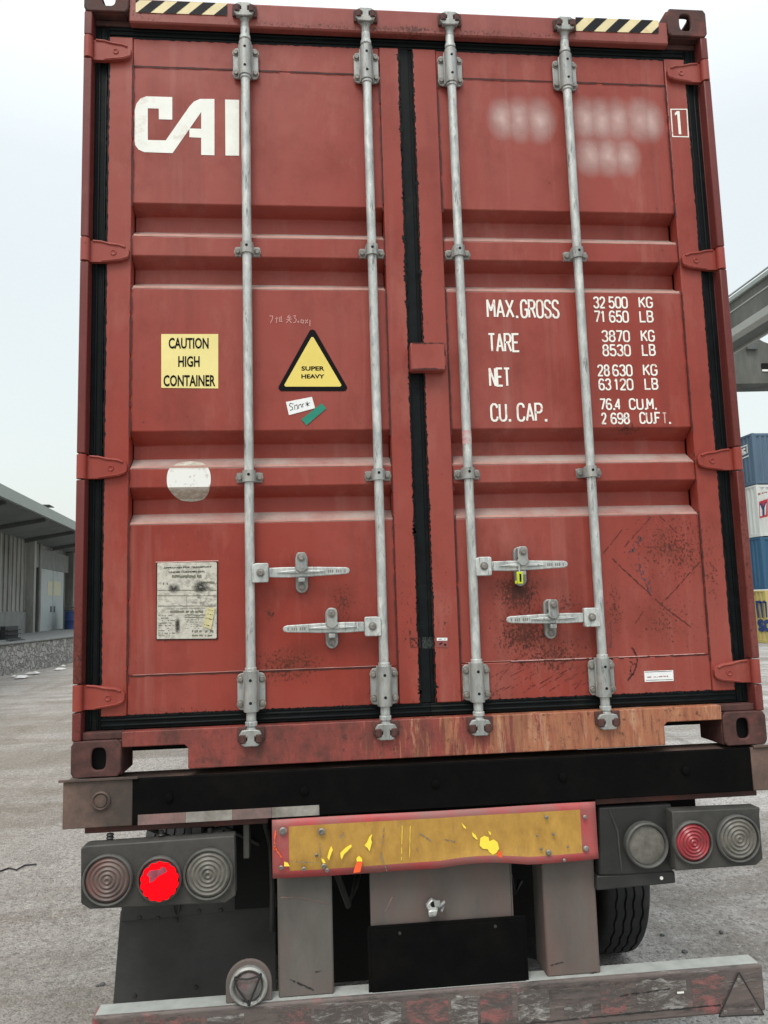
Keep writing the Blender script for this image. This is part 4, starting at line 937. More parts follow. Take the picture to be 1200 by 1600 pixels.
# black bump bar across the face of the beam with bolts
mb = MB()
for xv in (-.9, -.45, 0, .45, .9): mb.lathe([(.014, 0), (.014, -.007), (.006, -.009)], (xv, -.0045, B-.075), 'Y', 12)
mb.build('bolt', 'beamblack', bm_)
mb = MB(); mb.box(-1.190, -1.085, .035, .145, B-.012, B+.098); mb.box(1.085, 1.190, .035, .145, B-.012, B+.098); mb.build('twist_lock', 'black', TR, bevel=.01, split=True)
mb = MB(); mb.box(-1.18, -.575, .03, .10, B-.186, B-.1605); mb.box(.575, 1.18, .03, .10, B-.186, B-.1605); mb.build('lower_angle', 'casting', TR, bevel=.002)
# deck bearers and chassis
mb = MB()
for sg in (-1, 1):
    x0, x1 = sorted((sg*.42, sg*.56)); mb.box(x0, x1, .132, 12.6, B-.050, B-.014); mb.box(x0, x1, .20, 12.6, B-.42, B-.39); mb.box(sg*.485-.006, sg*.485+.006, .20, 12.6, B-.39, B-.05)
    x0, x1 = sorted((sg*1.17, sg*1.235)); mb.box(x0, x1, 3.2, 12.4, B-.12, B-.014)
for i in range(13): mb.box(-1.168, 1.168, 1.9+i*.82, 1.98+i*.82, B-.13, B-.0505)
mb.build('chassis', 'fender', TR, bevel=.003)
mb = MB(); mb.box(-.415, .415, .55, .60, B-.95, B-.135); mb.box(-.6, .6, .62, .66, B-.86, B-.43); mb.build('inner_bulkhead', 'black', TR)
# orange board, slightly sagging, with red border
c = {}
BX0, BX1 = -.560, .562
def edge(u, top):
    x = BX0+(BX1-BX0)*u; z = -.166 if top else (-.356-.004*math.sin(u*math.pi*3)+(.012 if .5 < u < .78 else 0)*math.sin((u-.5)/.28*math.pi))
    return x, z
mb = MB(); n = 40; rows_ = []
for v in range(9):
    r_ = []
    for i in range(n+1):
        u = i/n; x, zt = edge(u, True); _, zb = edge(u, False); z = zt+(zb-zt)*v/8
        y = -.006+.004*math.sin(u*9)+(.010*math.sin(u*5+1) if v > 6 else 0)*(v-6)/2
        r_.append(len(mb.v)); mb.v.append((x, y, B+z))
    rows_.append(r_)
for v in range(8):
    for i in range(n):
        mb.m = 1 if (1 <= v <= 6 and 2 <= i <= n-3) else 0
        mb.face((rows_[v][i], rows_[v+1][i], rows_[v+1][i+1], rows_[v][i+1]))
bd = mb.build('rear_board', ['boardred', 'boardorange'], TR, smooth=True); bd['label'] = 'long orange reflective board with red border'
sol = bd.modifiers.new('sheet', 'SOLIDIFY'); sol.thickness = .004; sol.offset = 0
def C10(X, Y, Yw=-.008): return P(400+X/3, 1260+Y/3, Yw)
mb = MB()
for X, Y, r in ((127, 113, .013), (307, 116, .012), (118, 285, .008), (225, 291, .007), (318, 278, .009), (333, 297, .007), (284, 226, .006)): a, b = C10(X, Y); mb.lathe([(r, 0), (r, -.003), (r*.6, -.006), (r*.55, -.003), (.001, -.003)], (a, -.0125, b), 'Y', 16)
for X, Y, r in ((209, 47, .007), (380, 45, .007), (385, 186, .010), (218, 204, .010), (185, 187, .005), (240, 122, .005), (168, 128, .004), (288, 238, .006), (305, 178, .004)): a, b = P(780+X/2.857, 1260+Y/2.857, -.008); mb.lathe([(r, 0), (r, -.003), (r*.6, -.006), (.001, -.006)], (a, -.0125, b), 'Y', 16)
mb.build('board_bolt', 'bolt', bd)
mb = MB(); yv = -.0142
def blob(pts, m): mb.m = m; mb.flat([C10(*q) for q in pts], yv)
blob([(133, 255), (150, 262), (158, 278), (132, 278)], 0); blob([(352, 183), (360, 200), (350, 225), (342, 250), (334, 235), (342, 205)], 0)
blob([(395, 215), (420, 190), (445, 175), (448, 186), (430, 205), (412, 222), (402, 246), (396, 235)], 0)
blob([(545, 125), (538, 150), (543, 165), (532, 208), (522, 192), (508, 180), (520, 165), (530, 140)], 0)
blob([(470, 240), (482, 228), (495, 240), (498, 255), (472, 256)], 0); blob([(470, 259), (499, 256), (488, 305), (455, 309), (462, 285)], 1)
blob([(305, 240), (318, 246), (326, 262), (314, 264)], 0)
blob([(1050, 145), (1068, 135), (1088, 142), (1092, 160), (1112, 152), (1130, 165), (1138, 195), (1125, 215), (1108, 224), (1092, 212), (1084, 198), (1062, 196), (1046, 180)], 0)
blob([(1128, 212), (1146, 205), (1154, 240), (1144, 244), (1130, 228)], 1); blob([(1010, 118), (1026, 130), (1038, 152), (1030, 152), (1014, 136)], 0); blob([(962, 75), (980, 92), (984, 104), (972, 98)], 0); blob([(1086, 112), (1098, 118), (1100, 132), (1092, 128)], 0)
mb.m = 0
for X in (684, 722): seam(mb, *C10(X, 88), *C10(X-3, 248), .0016, yv, .01, .5, .1)
mb.m = 1; seam(mb, *C10(88, 190), *C10(125, 245), .004, yv, .006, .8, .1); seam(mb, *C10(92, 110), *C10(86, 200), .004, yv, .006, .8, .1)
mb.build('flash_glint', ['brightyellow', 'brightred'], bd, smooth=False)  # flash light thrown back by the board, painted on as bright patches
mb = MB()
for (a, b, c_, d_) in ((392, 148, 412, 120), (755, 190, 757, 215), (300, 170, 302, 250), (590, 240, 612, 300), (600, 95, 585, 240), (145, 255, 300, 262), (870, 150, 940, 165), (760, 120, 820, 160)): seam(mb, *C10(a, b), *C10(c_, d_), .003, yv+.0003, .005, .8, .2)
mb.build('board_scratch', 'bolt', bd, smooth=False)

# uprights, centre panel, plate
for x0, x1, dp in ((-.548, -.362, .13), (.375, .566, .13)):
    mb = MB(); mb.box(x0, x1, .05, .05+dp, B-.757, B-.20); mb.build('upright', 'grime', TR, bevel=.006)
mb = MB(); mb.box(-.232, .262, .055, .075, B-.757, B-.20); mb.box(.2625, .268, .055, .11, B-.757, B-.2); cp_ = mb.build('centre_panel', 'grime', TR, bevel=.003)
mb = MB()
for (a, b, c_, d_, w_) in ((640, 425, 605, 495, .005),): seam(mb, *C10(a, b, .05), *C10(c_, d_, .05), w_, .0535, .01, .6)
seam(mb, *C10(115, 425, .05), *C10(230, 430, .05), .004, .0485, .01, .6); seam(mb, *C10(230, 430, .05), *C10(340, 455, .05), .004, .0485, .01, .6)
mb.build('pale_scratch', 'pinktape', cp_, smooth=False)
mb = MB(); seam(mb, *C10(160, 810, .05), *C10(270, 860, .05), .004, .0485, .006, .9, .15); seam(mb, *C10(278, 775, .05), *C10(310, 768, .05), .003, .0485, .006, .9, .15); seam(mb, *P(860, 1508, .05), *P(880, 1503, .05), .003, .0485, .006, .9); seam(mb, *P(918, 1523, .05), *P(932, 1518, .05), .003, .0485, .006, .9); mb.build('dark_scratch', 'fender', cp_, smooth=False)
p0, p1 = P(577, 1565, .03), P(823, 1432, .03)
mb = MB(); mb.prism(rrect(p0[0], p1[0], p0[1], p1[1], .008), .040, .046)
lp = mb.build('plate_holder', 'beamblack', TR, bevel=.002); lp['label'] = 'blank black rectangular plate on the centre panel'
mb = MB(); mb.prism(rrect(p0[0]+.012, p1[0]-.012, p0[1]+.012, p1[1]-.012, .006), .037, .0398); mb.build('plate_face', 'beamblack', lp, bevel=.001)
mb = MB()
for fx in (.2, .8): mb.lathe([(.006, 0), (.005, -.003), (.001, -.004)], (p0[0]*(1-fx)+p1[0]*fx, .0368, p1[1]-.028), 'Y', 12)
mb.build('plate_screw', 'fender', lp)
# crumpled little plate lamp
a, b = C10(825, 470, .03); mb = MB()
rr = []
for i in range(9): g = 2*math.pi*i/9+.2; r_ = .021*(1+random.uniform(-.15, .18)); rr.append((a+r_*math.cos(g), b+.004+r_*math.sin(g)))
mb.prism(rr, .018, .0395); mb.prism([(a-.014, b-.028), (a+.012, b-.026), (a+.018, b-.004), (a-.016, b-.006)], .010, .030)
mb.build('plate_lamp', 'silver', TR, bevel=.004)
mb = MB(); mb.prism([(a+.006, b+.010), (a+.022, b+.006), (a+.026, b+.024), (a+.004, b+.027)], .006, .0178); mb.tube([(a+.02, .02, b), (a+.042, .03, b+.012), (a+.04, .04, b-.006), (a+.03, .03, b-.018)], .006, 8); mb.build('lamp_bracket', 'galv2', TR, bevel=.003)
mb = MB(); mb.lathe([(.010, 0), (.007, -.002), (.001, -.003)], (a+.003, .0176, b+.012), 'Y', 10); mb.build('lamp_opening', 'black', TR)

# lamps
def ringed_lens(mb, x, z, r, y, n=5, amp=.005):
    prof = [(r, .004), (r, -.004)]; m = n*6
    for i in range(m+1):
        t = i/m; prof.append((r*.97*(1-t)+.002*t, -.006-.006*t*(2-t)-amp*.5*(1-math.cos(2*math.pi*n*t))))
    mb.lathe(prof, (x, y, z), 'Y', 48)
def lamp(px_, py_, r, lens, parent, label, y=-.035, rim=.010, n=5, amp=.005):
    x, z = at(px_, py_, y-.01); z += B
    mb = MB(); ringed_lens(mb, x, z, r, y, n, amp); o = mb.build('tail_lamp', lens, parent); o['label'] = label
    mb = MB(); mb.lathe([(r+rim, .004), (r+rim, -.008), (r+rim*.6, -.013), (r+.002, -.011), (r+.0012, .004)], (x, y, z), 'Y', 48); mb.build('lamp_rim', 'ring', o)
    return o, x, z
def carrier(pts, y0=-.030, y1=.03):
    mb = MB(); mb.prism([P(*q, y0) for q in pts], y0, y1)
    return mb.build('lamp_carrier', 'darkplastic', TR, bevel=.004)
cl = carrier([(126, 1326), (134, 1322), (366, 1306), (368, 1400), (352, 1411), (140, 1421), (126, 1412)]); cl['label'] = 'left lamp carrier'
lamp(167.5, 1376, .070, 'lensbrown', TR, 'round ribbed lamp with brownish dirt, outermost on the left'); 
o, lx, lz = lamp(248.5, 1375, .062, 'ring', TR, 'round lamp with a bright broken red reflector', n=2, amp=.001)
mb = MB(); pts = []
for i in range(72):
    g = 2*math.pi*i/72; r_ = .0560*(1+.10*abs(math.sin(g*7))); pts.append((lx+.003+r_*math.cos(g), lz-.002+r_*math.sin(g)*1.0))
mb.prism(pts, -.057, -.049); mb.build('red_reflector', 'litred', o)
mb = MB(); c4 = [P(90+X/3.333, 1280+Y/3.333, -.0575) for X, Y in ((464, 290), (480, 268), (530, 262), (545, 247), (560, 252), (570, 272), (520, 300), (500, 322), (478, 332), (480, 305))]; mb.flat(c4, -.0578); mb.build('bare_patch', plain('burnt_reflector', (.30, .06, .09), .35, .6, scale=60.), o, smooth=False)
lamp(325, 1367, .071, 'lensgrey', TR, 'round ribbed grey lamp, innermost on the left', n=5)
# studs holding the carrier
for px_ in (172, 252, 328):
    mb = MB(); x, z = at(px_, 1312, .02)
    for i in range(5): mb.lathe([(.010, 0), (.013, .004), (.010, .008)], (x, .02, B+z-.028+i*.010), 'Z', 14)
    mb.tube([(x, .02, B-.235), (x, .02, B-.187)], .008, 10)
    mb.build('spring_stud', 'fender', TR)
# right carrier + fender with grey lamp
cr = carrier([(1050, 1268), (1188, 1262), (1187, 1273), (1192.5, 1342), (1182, 1352), (1056, 1361)]); cr['label'] = 'right lamp carrier'
lamp(1084, 1317, .062, 'lensred', TR, 'round ribbed red lamp on the right', n=5); lamp(1155, 1311, .070, 'lensgrey', TR, 'round ribbed grey lamp, outermost on the right', n=5)
mb = MB(); Yf = .02
mb.prism([P(936, 1262, Yf), P(1049, 1256, Yf), P(1052, 1362, Yf), P(972, 1368, Yf), P(936, 1368, Yf)], Yf, .06)
mb.prism([P(933, 1369, Yf), P(1052, 1361.5, Yf), P(1056, 1363, Yf), P(1057, 1381, Yf), P(933, 1393, Yf)], Yf+.004, .07)
fd = mb.build('fender_panel', 'fender', TR, bevel=.006)
mb = MB(); a0, a1, a2 = P(955, 1268, .0), P(968, 1300, .0), P(975, 1366, .0); mb.tube([(a0[0], .02, a0[1]), (a1[0], .019, a1[1]), (a2[0], .02, a2[1])], .004, 8); mb.build('fender_rib', 'darkplastic', fd)
x, z = at(1035, 1373, .015); mb = MB(); mb.lathe([(.006, 0), (.006, -.003)], (x, .0235, B+z), 'Y', 12); mb.build('bright_screw', 'white', fd)
mb = MB(); x, z = at(1013, 1322, -.01); z += B
mb.lathe([(.064, .004), (.064, -.006), (.050, -.009), (.02, -.011), (.001, -.0115)], (x, .008, z), 'Y', 44); o = mb.build('tail_lamp', 'lensgrey', TR); o['label'] = 'smooth grey round lamp in a thick rim, innermost on the right'
mb = MB(); mb.lathe([(.078, .012), (.078, -.012), (.073, -.018), (.067, -.014), (.0645, .002)], (x, .008, z), 'Y', 44); mb.build('lamp_rim', 'ring', o)

# mud flaps and wheels
mb = MB(); Ym = .35; fp = [P(188, 1424, Ym), P(430, 1404, Ym), P(432, 1600, Ym), P(174, 1600, Ym)]
mb.prism(fp, Ym, Ym+.012); mb.prism([P(190, 1412, Ym-.01), P(432, 1396, Ym-.01), P(432, 1418, Ym-.01), P(189, 1440, Ym-.01)], Ym-.012, Ym-.001); fl_ = mb.build('mud_flap', 'flap', TR, bevel=.003)
mb = MB()
for q in ((275, 1438), (247, 1435), (218, 1434), (311, 1424), (345, 1422), (306, 1545), (209, 1558)): x, z = at(*q, Ym-.012); mb.lathe([(.008, 0), (.007, -.004), (.001, -.005)], (x, Ym-.013 if q[1] < 1450 else Ym-.001, B+z), 'Y', 10)
mb.build('flap_bolt', 'fender', fl_)
mb = MB(); x, z = at(276, 1420, Ym-.02); mb.tube([(x-.012, Ym-.02, B+z+.03), (x-.010, Ym-.02, B+z-.005), (x, Ym-.02, B+z-.022), (x+.010, Ym-.02, B+z-.005), (x+.012, Ym-.02, B+z+.03)], .004, 8); mb.build('flap_hook', 'fender', fl_)
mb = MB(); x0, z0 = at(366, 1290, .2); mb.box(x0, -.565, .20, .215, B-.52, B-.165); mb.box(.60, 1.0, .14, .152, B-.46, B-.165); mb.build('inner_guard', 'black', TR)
def wheel(cx, cy, cz, wd=.245, R0=.51):
    mb = MB(); prof = []; n = 120; hw = wd/2
    G_ = [(-.30, 0), (-.285, -.011), (-.265, -.011), (-.25, 0), (-.11, 0), (-.095, -.012), (-.075, -.012), (-.06, 0), (.06, 0), (.075, -.012), (.095, -.012), (.11, 0), (.25, 0), (.265, -.011), (.285, -.011), (.30, 0)]
    prof = [(.30, -.42), (.36, -.46), (.44, -.5), (.475, -.49), (.496, -.45), (R0-.004, -.40)] + [(R0-.0+q, p) for p, q in G_] + [(R0-.004, .40), (.496, .45), (.475, .49), (.44, .5), (.36, .46), (.30, .42)]
    o = len(mb.v)
    for r, h in prof:
        for j in range(n):
            g = 2*math.pi*j/n; zig = .010*(1 if (j//2) % 2 else -1) if r > .49 and abs(h) < .31 else 0
            mb.v.append((cx+h*wd+zig*.35, cy+r*math.cos(g), cz+r*math.sin(g)))
    for i in range(len(prof)-1):
        for j in range(n): mb.face((o+i*n+j, o+i*n+(j+1) % n, o+(i+1)*n+(j+1) % n, o+(i+1)*n+j))
    wobj = mb.build('tyre', 'tyre', TR)
    mb = MB(); mb.lathe([(.30, -.42*wd), (.27, -.36*wd), (.26, -.1*wd), (.12, .05*wd), (.11, .25*wd), (.001, .26*wd)], (cx, cy, cz), 'X', 32); mb.lathe([(.30, .42*wd), (.27, .36*wd), (.262, -.09*wd), (.262, -.1*wd)], (cx, cy, cz), 'X', 32); mb.build('rim', 'rim', wobj)
for cy in (1.62, 2.94, 4.26):
    for cx in (-1.112, -.79, .79, 1.112): wheel(cx, cy, .508)
    mb = MB(); mb.tube([(-.9, cy, .508), (.9, cy, .508)], .065, 16); mb.build('axle', 'fender', TR)
mb = MB(); mb.tube([(-.4, 1.05, B-.55), (.4, 1.05, B-.55)], .14, 20); mb.build('air_tank', 'black', TR)

for pth, rad in (([(-1.0, .12, B-.20), (-.9, .16, B-.26), (-.74, .18, B-.23), (-.62, .2, B-.30), (-.58, .3, B-.34)], .008), ([(-.60, .16, B-.19), (-.575, .17, B-.30), (-.57, .16, B-.44), (-.575, .2, B-.6)], .010), ([(-.34, .2, B-.42), (-.30, .25, B-.55), (-.27, .3, B-.50), (-.24, .4, B-.44)], .012), ([(.30, .3, B-.42), (.33, .28, B-.56), (.36, .3, B-.52)], .011), ([(.62, .13, B-.2), (.70, .12, B-.26), (.8, .11, B-.22), (.9, .1, B-.26)], .007)):
    mb = MB(); mb.tube(pth, rad, 8); mb.build('cable', 'fender', TR)
mb = MB(); mb.box(-.83, -.80, .04, .12, B-.30, B-.187); mb.box(-.66, -.64, .04, .12, B-.30, B-.187); mb.build('carrier_bracket', 'darkplastic', TR, bevel=.003, split=True)
# bumper
BZ0, BZ1, BY0, BY1 = B-.912, B-.757, .024, .104
mb = MB(); mb.m = 0; mb.box(-1.148, 1.146, BY0, BY1, BZ0, BZ1)
bu = mb.build('rear_bumper', 'bumper', TR, bevel=.010, seg=3)
bu['label'] = 'battered steel underride bumper with peeling red and white tape'
mb = MB(); mb.box(-1.138, 1.136, BY0+.010, BY1-.004, BZ1+.0002, BZ1+.0012); mb.build('dusty_top', 'grimetop', bu, smooth=False)
segs = [(-1.0, -.93, 'scabred'), (-.90, -.80, 'scabred'), (-.55, -.44, 'scabred'), (-.43, -.27, 'scabwhite'), (-.25, -.14, 'scabwhite'), (-.12, .02, 'scabred'), (.03, .12, 'scabwhite'), (.13, .24, 'scabred'), (.26, .37, 'scabwhite'), (.42, .52, 'scabwhite'), (.55, .64, 'scabred'), (.68, .86, 'scabwhite'), (.88, 1.0, 'scabred'), (-.78, -.66, 'scabwhite')]
for kind in ('scabwhite', 'scabred'):
    mb = MB()
    for x0, x1, kk in segs:
        if kk != kind: continue
        z0, z1 = BZ0+.030, BZ1-.020
        if x0 > .4 and kk == 'scabwhite' and x0 < .6: z1 = z0+.045
        top = [(x0+(x1-x0)*i/8, z1+random.uniform(-.012, .004)) for i in range(9)]; bot = [(x0+(x1-x0)*i/8, z0+random.uniform(-.004, .012)) for i in range(9)]
        mb.flat(bot+top[::-1], BY0-.0008)
    mb.build('reflective_tape', kind, bu, smooth=False)
mb = MB(); seam(mb, .30, BZ0+.026, .98, BZ0+.034, .004, BY0-.0015, .01, .7, .05); seam(mb, -.4, BZ0+.02, .2, BZ0+.024, .004, BY0-.0015, .01, .7, .1); seam(mb, .62, BZ0+.09, .80, BZ0+.10, .004, BY0-.0015, .01, .7, .1)
mb.build('torn_edge', 'fender', bu, smooth=False)
mb = MB(); x, z = P(1063, 1550.5, BY0); mb.box(x-.012, x+.012, BY0-.002, BY0-.001, z-.003, z+.003); mb.build('bright_chip', 'white', bu, smooth=False)
mb = MB(); tri = [P(1153, 1518, BY0), P(1192, 1584, BY0), P(1122, 1587, BY0)]
mb.prism(tri, BY0-.005, BY0-.0005); t_ = mb.build('triangle_reflector', 'bumper', bu, bevel=.002)
mb = MB(); ribbon(mb, tri+[tri[0]], .005, BY0-.0057); mb.build('reflector_border', 'fender', t_, smooth=False)
mb = MB()
for q in ((1153, 1530), (1178, 1577), (1132, 1580)): x, z = P(*q, BY0); mb.lathe([(.007, 0), (.006, -.002)], (x, BY0-.006, z), 'Y', 12)
mb.build('reflector_screw', 'bolt', t_)
# round lamp on the bumper
x, z = at(388.5, 1539, .03); z += B; zb = BZ1+.0015
mb = MB(); r_ = .076; mb.prism([(x-r_, zb), (x+r_, zb)]+[(x+r_*math.cos(R(a)), z+r_*math.sin(R(a))) for a in range(0, 181, 12)], .040, .052); bk = mb.build('bumper_lamp_bracket', 'grime', TR, bevel=.004)
mb = MB(); mb.lathe([(.062, .006), (.062, -.010), (.056, -.016), (.050, -.010), (.048, .002), (.001, .002)], (x, .034, z-.004), 'Y', 40); o = mb.build('lamp_housing', 'galv2', bk)
mb = MB(); mb.lathe([(.047, 0), (.042, -.010), (.025, -.018), (.001, -.021)], (x, .036, z-.004), 'Y', 32); mb.build('lens', plain('dusty_grey_pink_lens', (.17, .16, .15), .3, .5, scale=25., dirt=(.16, .075, .08), dirtamt=.2), bk)
mb = MB(); w1, w2, w3 = (x-.042, .010, z+.030), (x+.040, .010, z+.034), (x+.002, .010, z-.052)
mb.tube([w1, (x, .009, z+.027), w2], .0032, 8); mb.tube([w2, w3], .0032, 8); mb.tube([w1, (x-.035, .011, z), w3], .0032, 8)
mb.tube([(w1[0], .036, w1[2]), w1], .005, 8); mb.tube([(w2[0], .036, w2[2]), w2], .005, 8); mb.tube([(w3[0], .036, w3[2]), w3], .005, 8)
mb.build('wire_guard', 'fender', bk)

# ================================================================== CONTAINER STACK, right
def far_container(i, z0, hgt, mat, kind, label):
    c0 = deep(1197, 940, 37.7); X0, Y0 = c0.x, c0.y
    r = empty('shipping_container', label, 'shipping container', (X0, Y0, z0), 'containers stacked in the yard')
    Ln = 12.19; T = .10
    mb = MB()
    mb.box(X0, X0+.12, Y0+.12, Y0+Ln-.12, z0+.0, z0+.16); mb.box(X0, X0+.10, Y0+.12, Y0+Ln-.12, z0+hgt-.10, z0+hgt)
    for yy_ in (Y0, Y0+Ln-.12): mb.box(X0, X0+.16, yy_, yy_+.12, z0, z0+hgt)
    mb.box(X0+2.28, X0+2.438, Y0, Y0+.12, z0, z0+hgt); mb.box(X0+.161, X0+2.279, Y0+.01, Y0+.11, z0+hgt-.14, z0+hgt-.01); mb.box(X0+.161, X0+2.279, Y0+.01, Y0+.11, z0+.01, z0+.15)
    mb.build('frame', mat, r, bevel=.01)
    mb = MB(); pts = []; yv = Y0+.13
    while yv < Y0+Ln-.3:
        for dy, dx in ((0, 0.01), (.10, 0.01), (.16, .075), (.27, .075)): pts.append((X0+dx, yv+dy))
        yv += .33
    n = len(pts); mb.add([(a, b, z0+.16) for a, b in pts]+[(a, b, z0+hgt-.10) for a, b in pts], [(i_, n+i_, n+i_+1, i_+1) for i_ in range(n-1)])
    mb.build('side_wall', mat, r, smooth=False)
    mb = MB(); mb.box(X0+.12, X0+2.438, Y0+.12, Y0+Ln, z0+.03, z0+hgt-.03); mb.build('body', mat, r)
    mb = MB(); pts = []; xv = X0+.161
    while xv < X0+2.2:
        for dx, dy in ((0, .02), (.07, .02), (.13, .07), (.2, .07)): pts.append((min(xv+dx, X0+2.279), Y0+dy))
        xv += .27
    n = len(pts); mb.add([(a, b, z0+.15) for a, b in pts]+[(a, b, z0+hgt-.14) for a, b in pts], [(i_, i_+1, n+i_+1, n+i_) for i_ in range(n-1)]); mb.build('end_wall', mat, r, smooth=False)
    return r, X0, Y0
def sidepoly(mb, X, y0, z0, pts):
    "flat polygon on a side wall, u runs from the near end (y grows)"
    mb.add([(X-.006, y0+a, z0+b) for a, b in pts], [tuple(range(len(pts)))])
def yz(px_, py_, X):
    d = ray(px_, py_); t = (X-CAM[0])/d[0]; w_ = CAM+d*t; return float(w_[1]), float(w_[2])
ZS = [-.655, 1.98, 4.60, 7.23]
rY, X0, Y0 = far_container(0, ZS[0], 2.59, 'cyellow', 0, 'ochre yellow container with dark lettering at the bottom of the stack')
rB, _, _ = far_container(1, ZS[1], 2.59, 'blue2', 0, 'deep blue container between the yellow and the white one')
rW, _, _ = far_container(2, ZS[2], 2.59, 'cwhite', 0, 'white container with a red and blue logo under the top container')
rT, _, _ = far_container(3, ZS[3], 2.59, 'blue', 0, 'grey blue container with a small white logo on top of the stack')
def side_text(parent, s, px0, py_top, px1, py_bot, mat, X, w_=.1, name='lettering'):
    # strokes are laid on the wall's own plane
    ya, zt = yz(px1, py_top, X); yb, zb_ = yz(px0, py_top, X); _, zb2 = yz(px1, py_bot, X)
    mb = MB(); strokes(mb, s, -yb, zb2, -ya, zt, w_, 0); mb.v = [(X-.008-abs(v[1])*5, -v[0], v[2]) for v in mb.v]
    return mb.build(name, mat, parent, smooth=False, fix=False)
def quad_on(parent, name, mat, quads, X, off=.006):
    mb = MB()
    for q in quads:
        pts = [yz(a, b, X) for a, b in q]; mb.add([(X-off, a, b) for a, b in pts], [tuple(range(len(pts)))])
    return mb.build(name, mat, parent, smooth=False)
q1 = [[(1156, 699), (1168, 694), (1168, 696), (1156, 701)], [(1166.5, 696), (1168, 695.5), (1168.5, 707), (1167, 708)], [(1156, 712), (1169, 706), (1169, 707.5), (1156, 713.5)], [(1157, 716.5), (1170, 711), (1170, 713), (1157, 718.5)]]
quad_on(rT, 'logo_frame', 'white', q1, X0)
side_text(rT, 'OC', 1155, 699, 1165.5, 708, 'white', X0, .11)
q2 = [[(1186, 784), (1200, 779), (1200, 807), (1187, 810)]]
quad_on(rW, 'logo_field', 'logored', q2, X0, .006); quad_on(rW, 'logo_white', 'white', [[(1187.5, 790), (1191, 788), (1191.5, 806), (1188, 807)], [(1194.5, 787), (1198, 786), (1197, 804), (1195, 805)]], X0, .012)
quad_on(rW, 'logo_letter', 'navy', [[(1187.5, 787), (1190.5, 786), (1195, 796), (1195, 805), (1192.5, 806), (1192, 798)], [(1195.5, 784.5), (1198, 784), (1194.5, 795), (1193, 793)]], X0, .018)
side_text(rW, 'EAN', 1184, 767, 1199, 770.5, plain('faded_red_lettering', (.45, .2, .2), .1), X0, .05)
quad_on(rY, 'letter_m', 'navy', [[(1180, 939), (1183.5, 938.5), (1187, 965), (1184, 966)], [(1183, 939), (1188, 938), (1190.5, 942), (1184, 943)], [(1187, 940), (1190.5, 940), (1193, 965), (1190.5, 965)], [(1190, 940), (1195, 938), (1197, 942), (1191.5, 943)], [(1194.5, 940), (1198, 940), (1199.5, 964), (1197, 965)]], X0)
side_text(rY, 'SC', 1183, 968, 1205, 988, 'navy', X0, .20)

# ================================================================== CRANE GIRDER, upper right
g0 = deep(1197, 424, 31.); GX, GY = g0.x, g0.y; _r = ray(1199, 523); ztop = g0.z; zfl = deep(1197, 481, 31.).z; zbt = deep(1197, 494, 31.).z; GW = float(CAM[0]+_r[0]*(zbt-CAM[2])/_r[2])-GX
GR = empty('crane_runway', 'grey stained runway girder resting on a concrete cap behind the right side of the container', 'crane runway', (GX, GY+9, 0))
mb = MB(); mb.box(GX, GX+GW-.1, GY-14, GY+20, zfl+.02, ztop-.25); mb.build('girder', 'concrete', GR, bevel=.03)
mb = MB(); mb.box(GX-.12, GX+GW, GY-14, GY+20, ztop-.25, ztop-.06); mb.build('top_slab', 'fascia', GR, bevel=.02)
mb = MB(); mb.box(GX-.02, GX-.0, GY-14, GY+20, zfl+.78, zfl+.84); mb.tube([(GX-.08, GY-14, ztop+.05), (GX-.08, GY+20, ztop+.05)], .04, 8); mb.build('cable_pipe', 'palecon', GR)
mb = MB(); mb.box(GX-.10, GX+.35, GY-14, GY+20, zbt, zfl+.019); mb.box(GX+GW-.15, GX+GW, GY-14, GY+20, zbt, zfl+.019); mb.build('bottom_flange', 'palecon', GR, bevel=.02)
mb = MB(); mb.box(GX+.351, GX+GW-.151, GY-14, GY+20, zbt+.10, zfl+.018); mb.build('underside', 'steelgrey', GR)
CY = GY+9.; cp0 = deep(1150, 600, 40.)
_a = lambda px_, py_: (lambda d: (float((CAM+d*((CY-CAM[1])/d[1]))[0]), float((CAM+d*((CY-CAM[1])/d[1]))[2])))(ray(px_, py_))
k1, k2, k3, k4, k5, k6 = _a(1112, 601), _a(1260, 598), _a(1262, 560), _a(1192, 533), _a(1184, 528), _a(1112, 520)
topz = zbt-.002
mb = MB(); mb.prism([k1, k2, k3, k4, k5, k6], CY, CY+1.6); cap = mb.build('pier_cap', 'concrete', GR, bevel=.03)
h = _a(1196, 571); mb = MB(); mb.prism(rrect(h[0]-.25, h[0]+.35, h[1]-.22, h[1]+.12, .08), CY-.012, CY-.002); mb.build('cap_opening', 'black', cap); mb = MB(); mb.box(h[0]-.22, h[0]+.4, CY-.05, CY-.012, h[1]-.33, h[1]-.23); mb.build('opening_sill', 'white', cap)
h = _a(1173, 543); mb = MB(); mb.box(h[0]-.3, h[0]+.3, CY-.2, CY-.002, h[1]-.15, h[1]+.22); mb.build('bearing', 'steelgrey', cap, bevel=.02)
mb = MB(); mb.box(k1[0]+.2, _a(1138, 601)[0], CY+.2, CY+1.4, gz(20, 40)-.3, k1[1]-.001); mb.build('column', 'concrete', GR, bevel=.05)

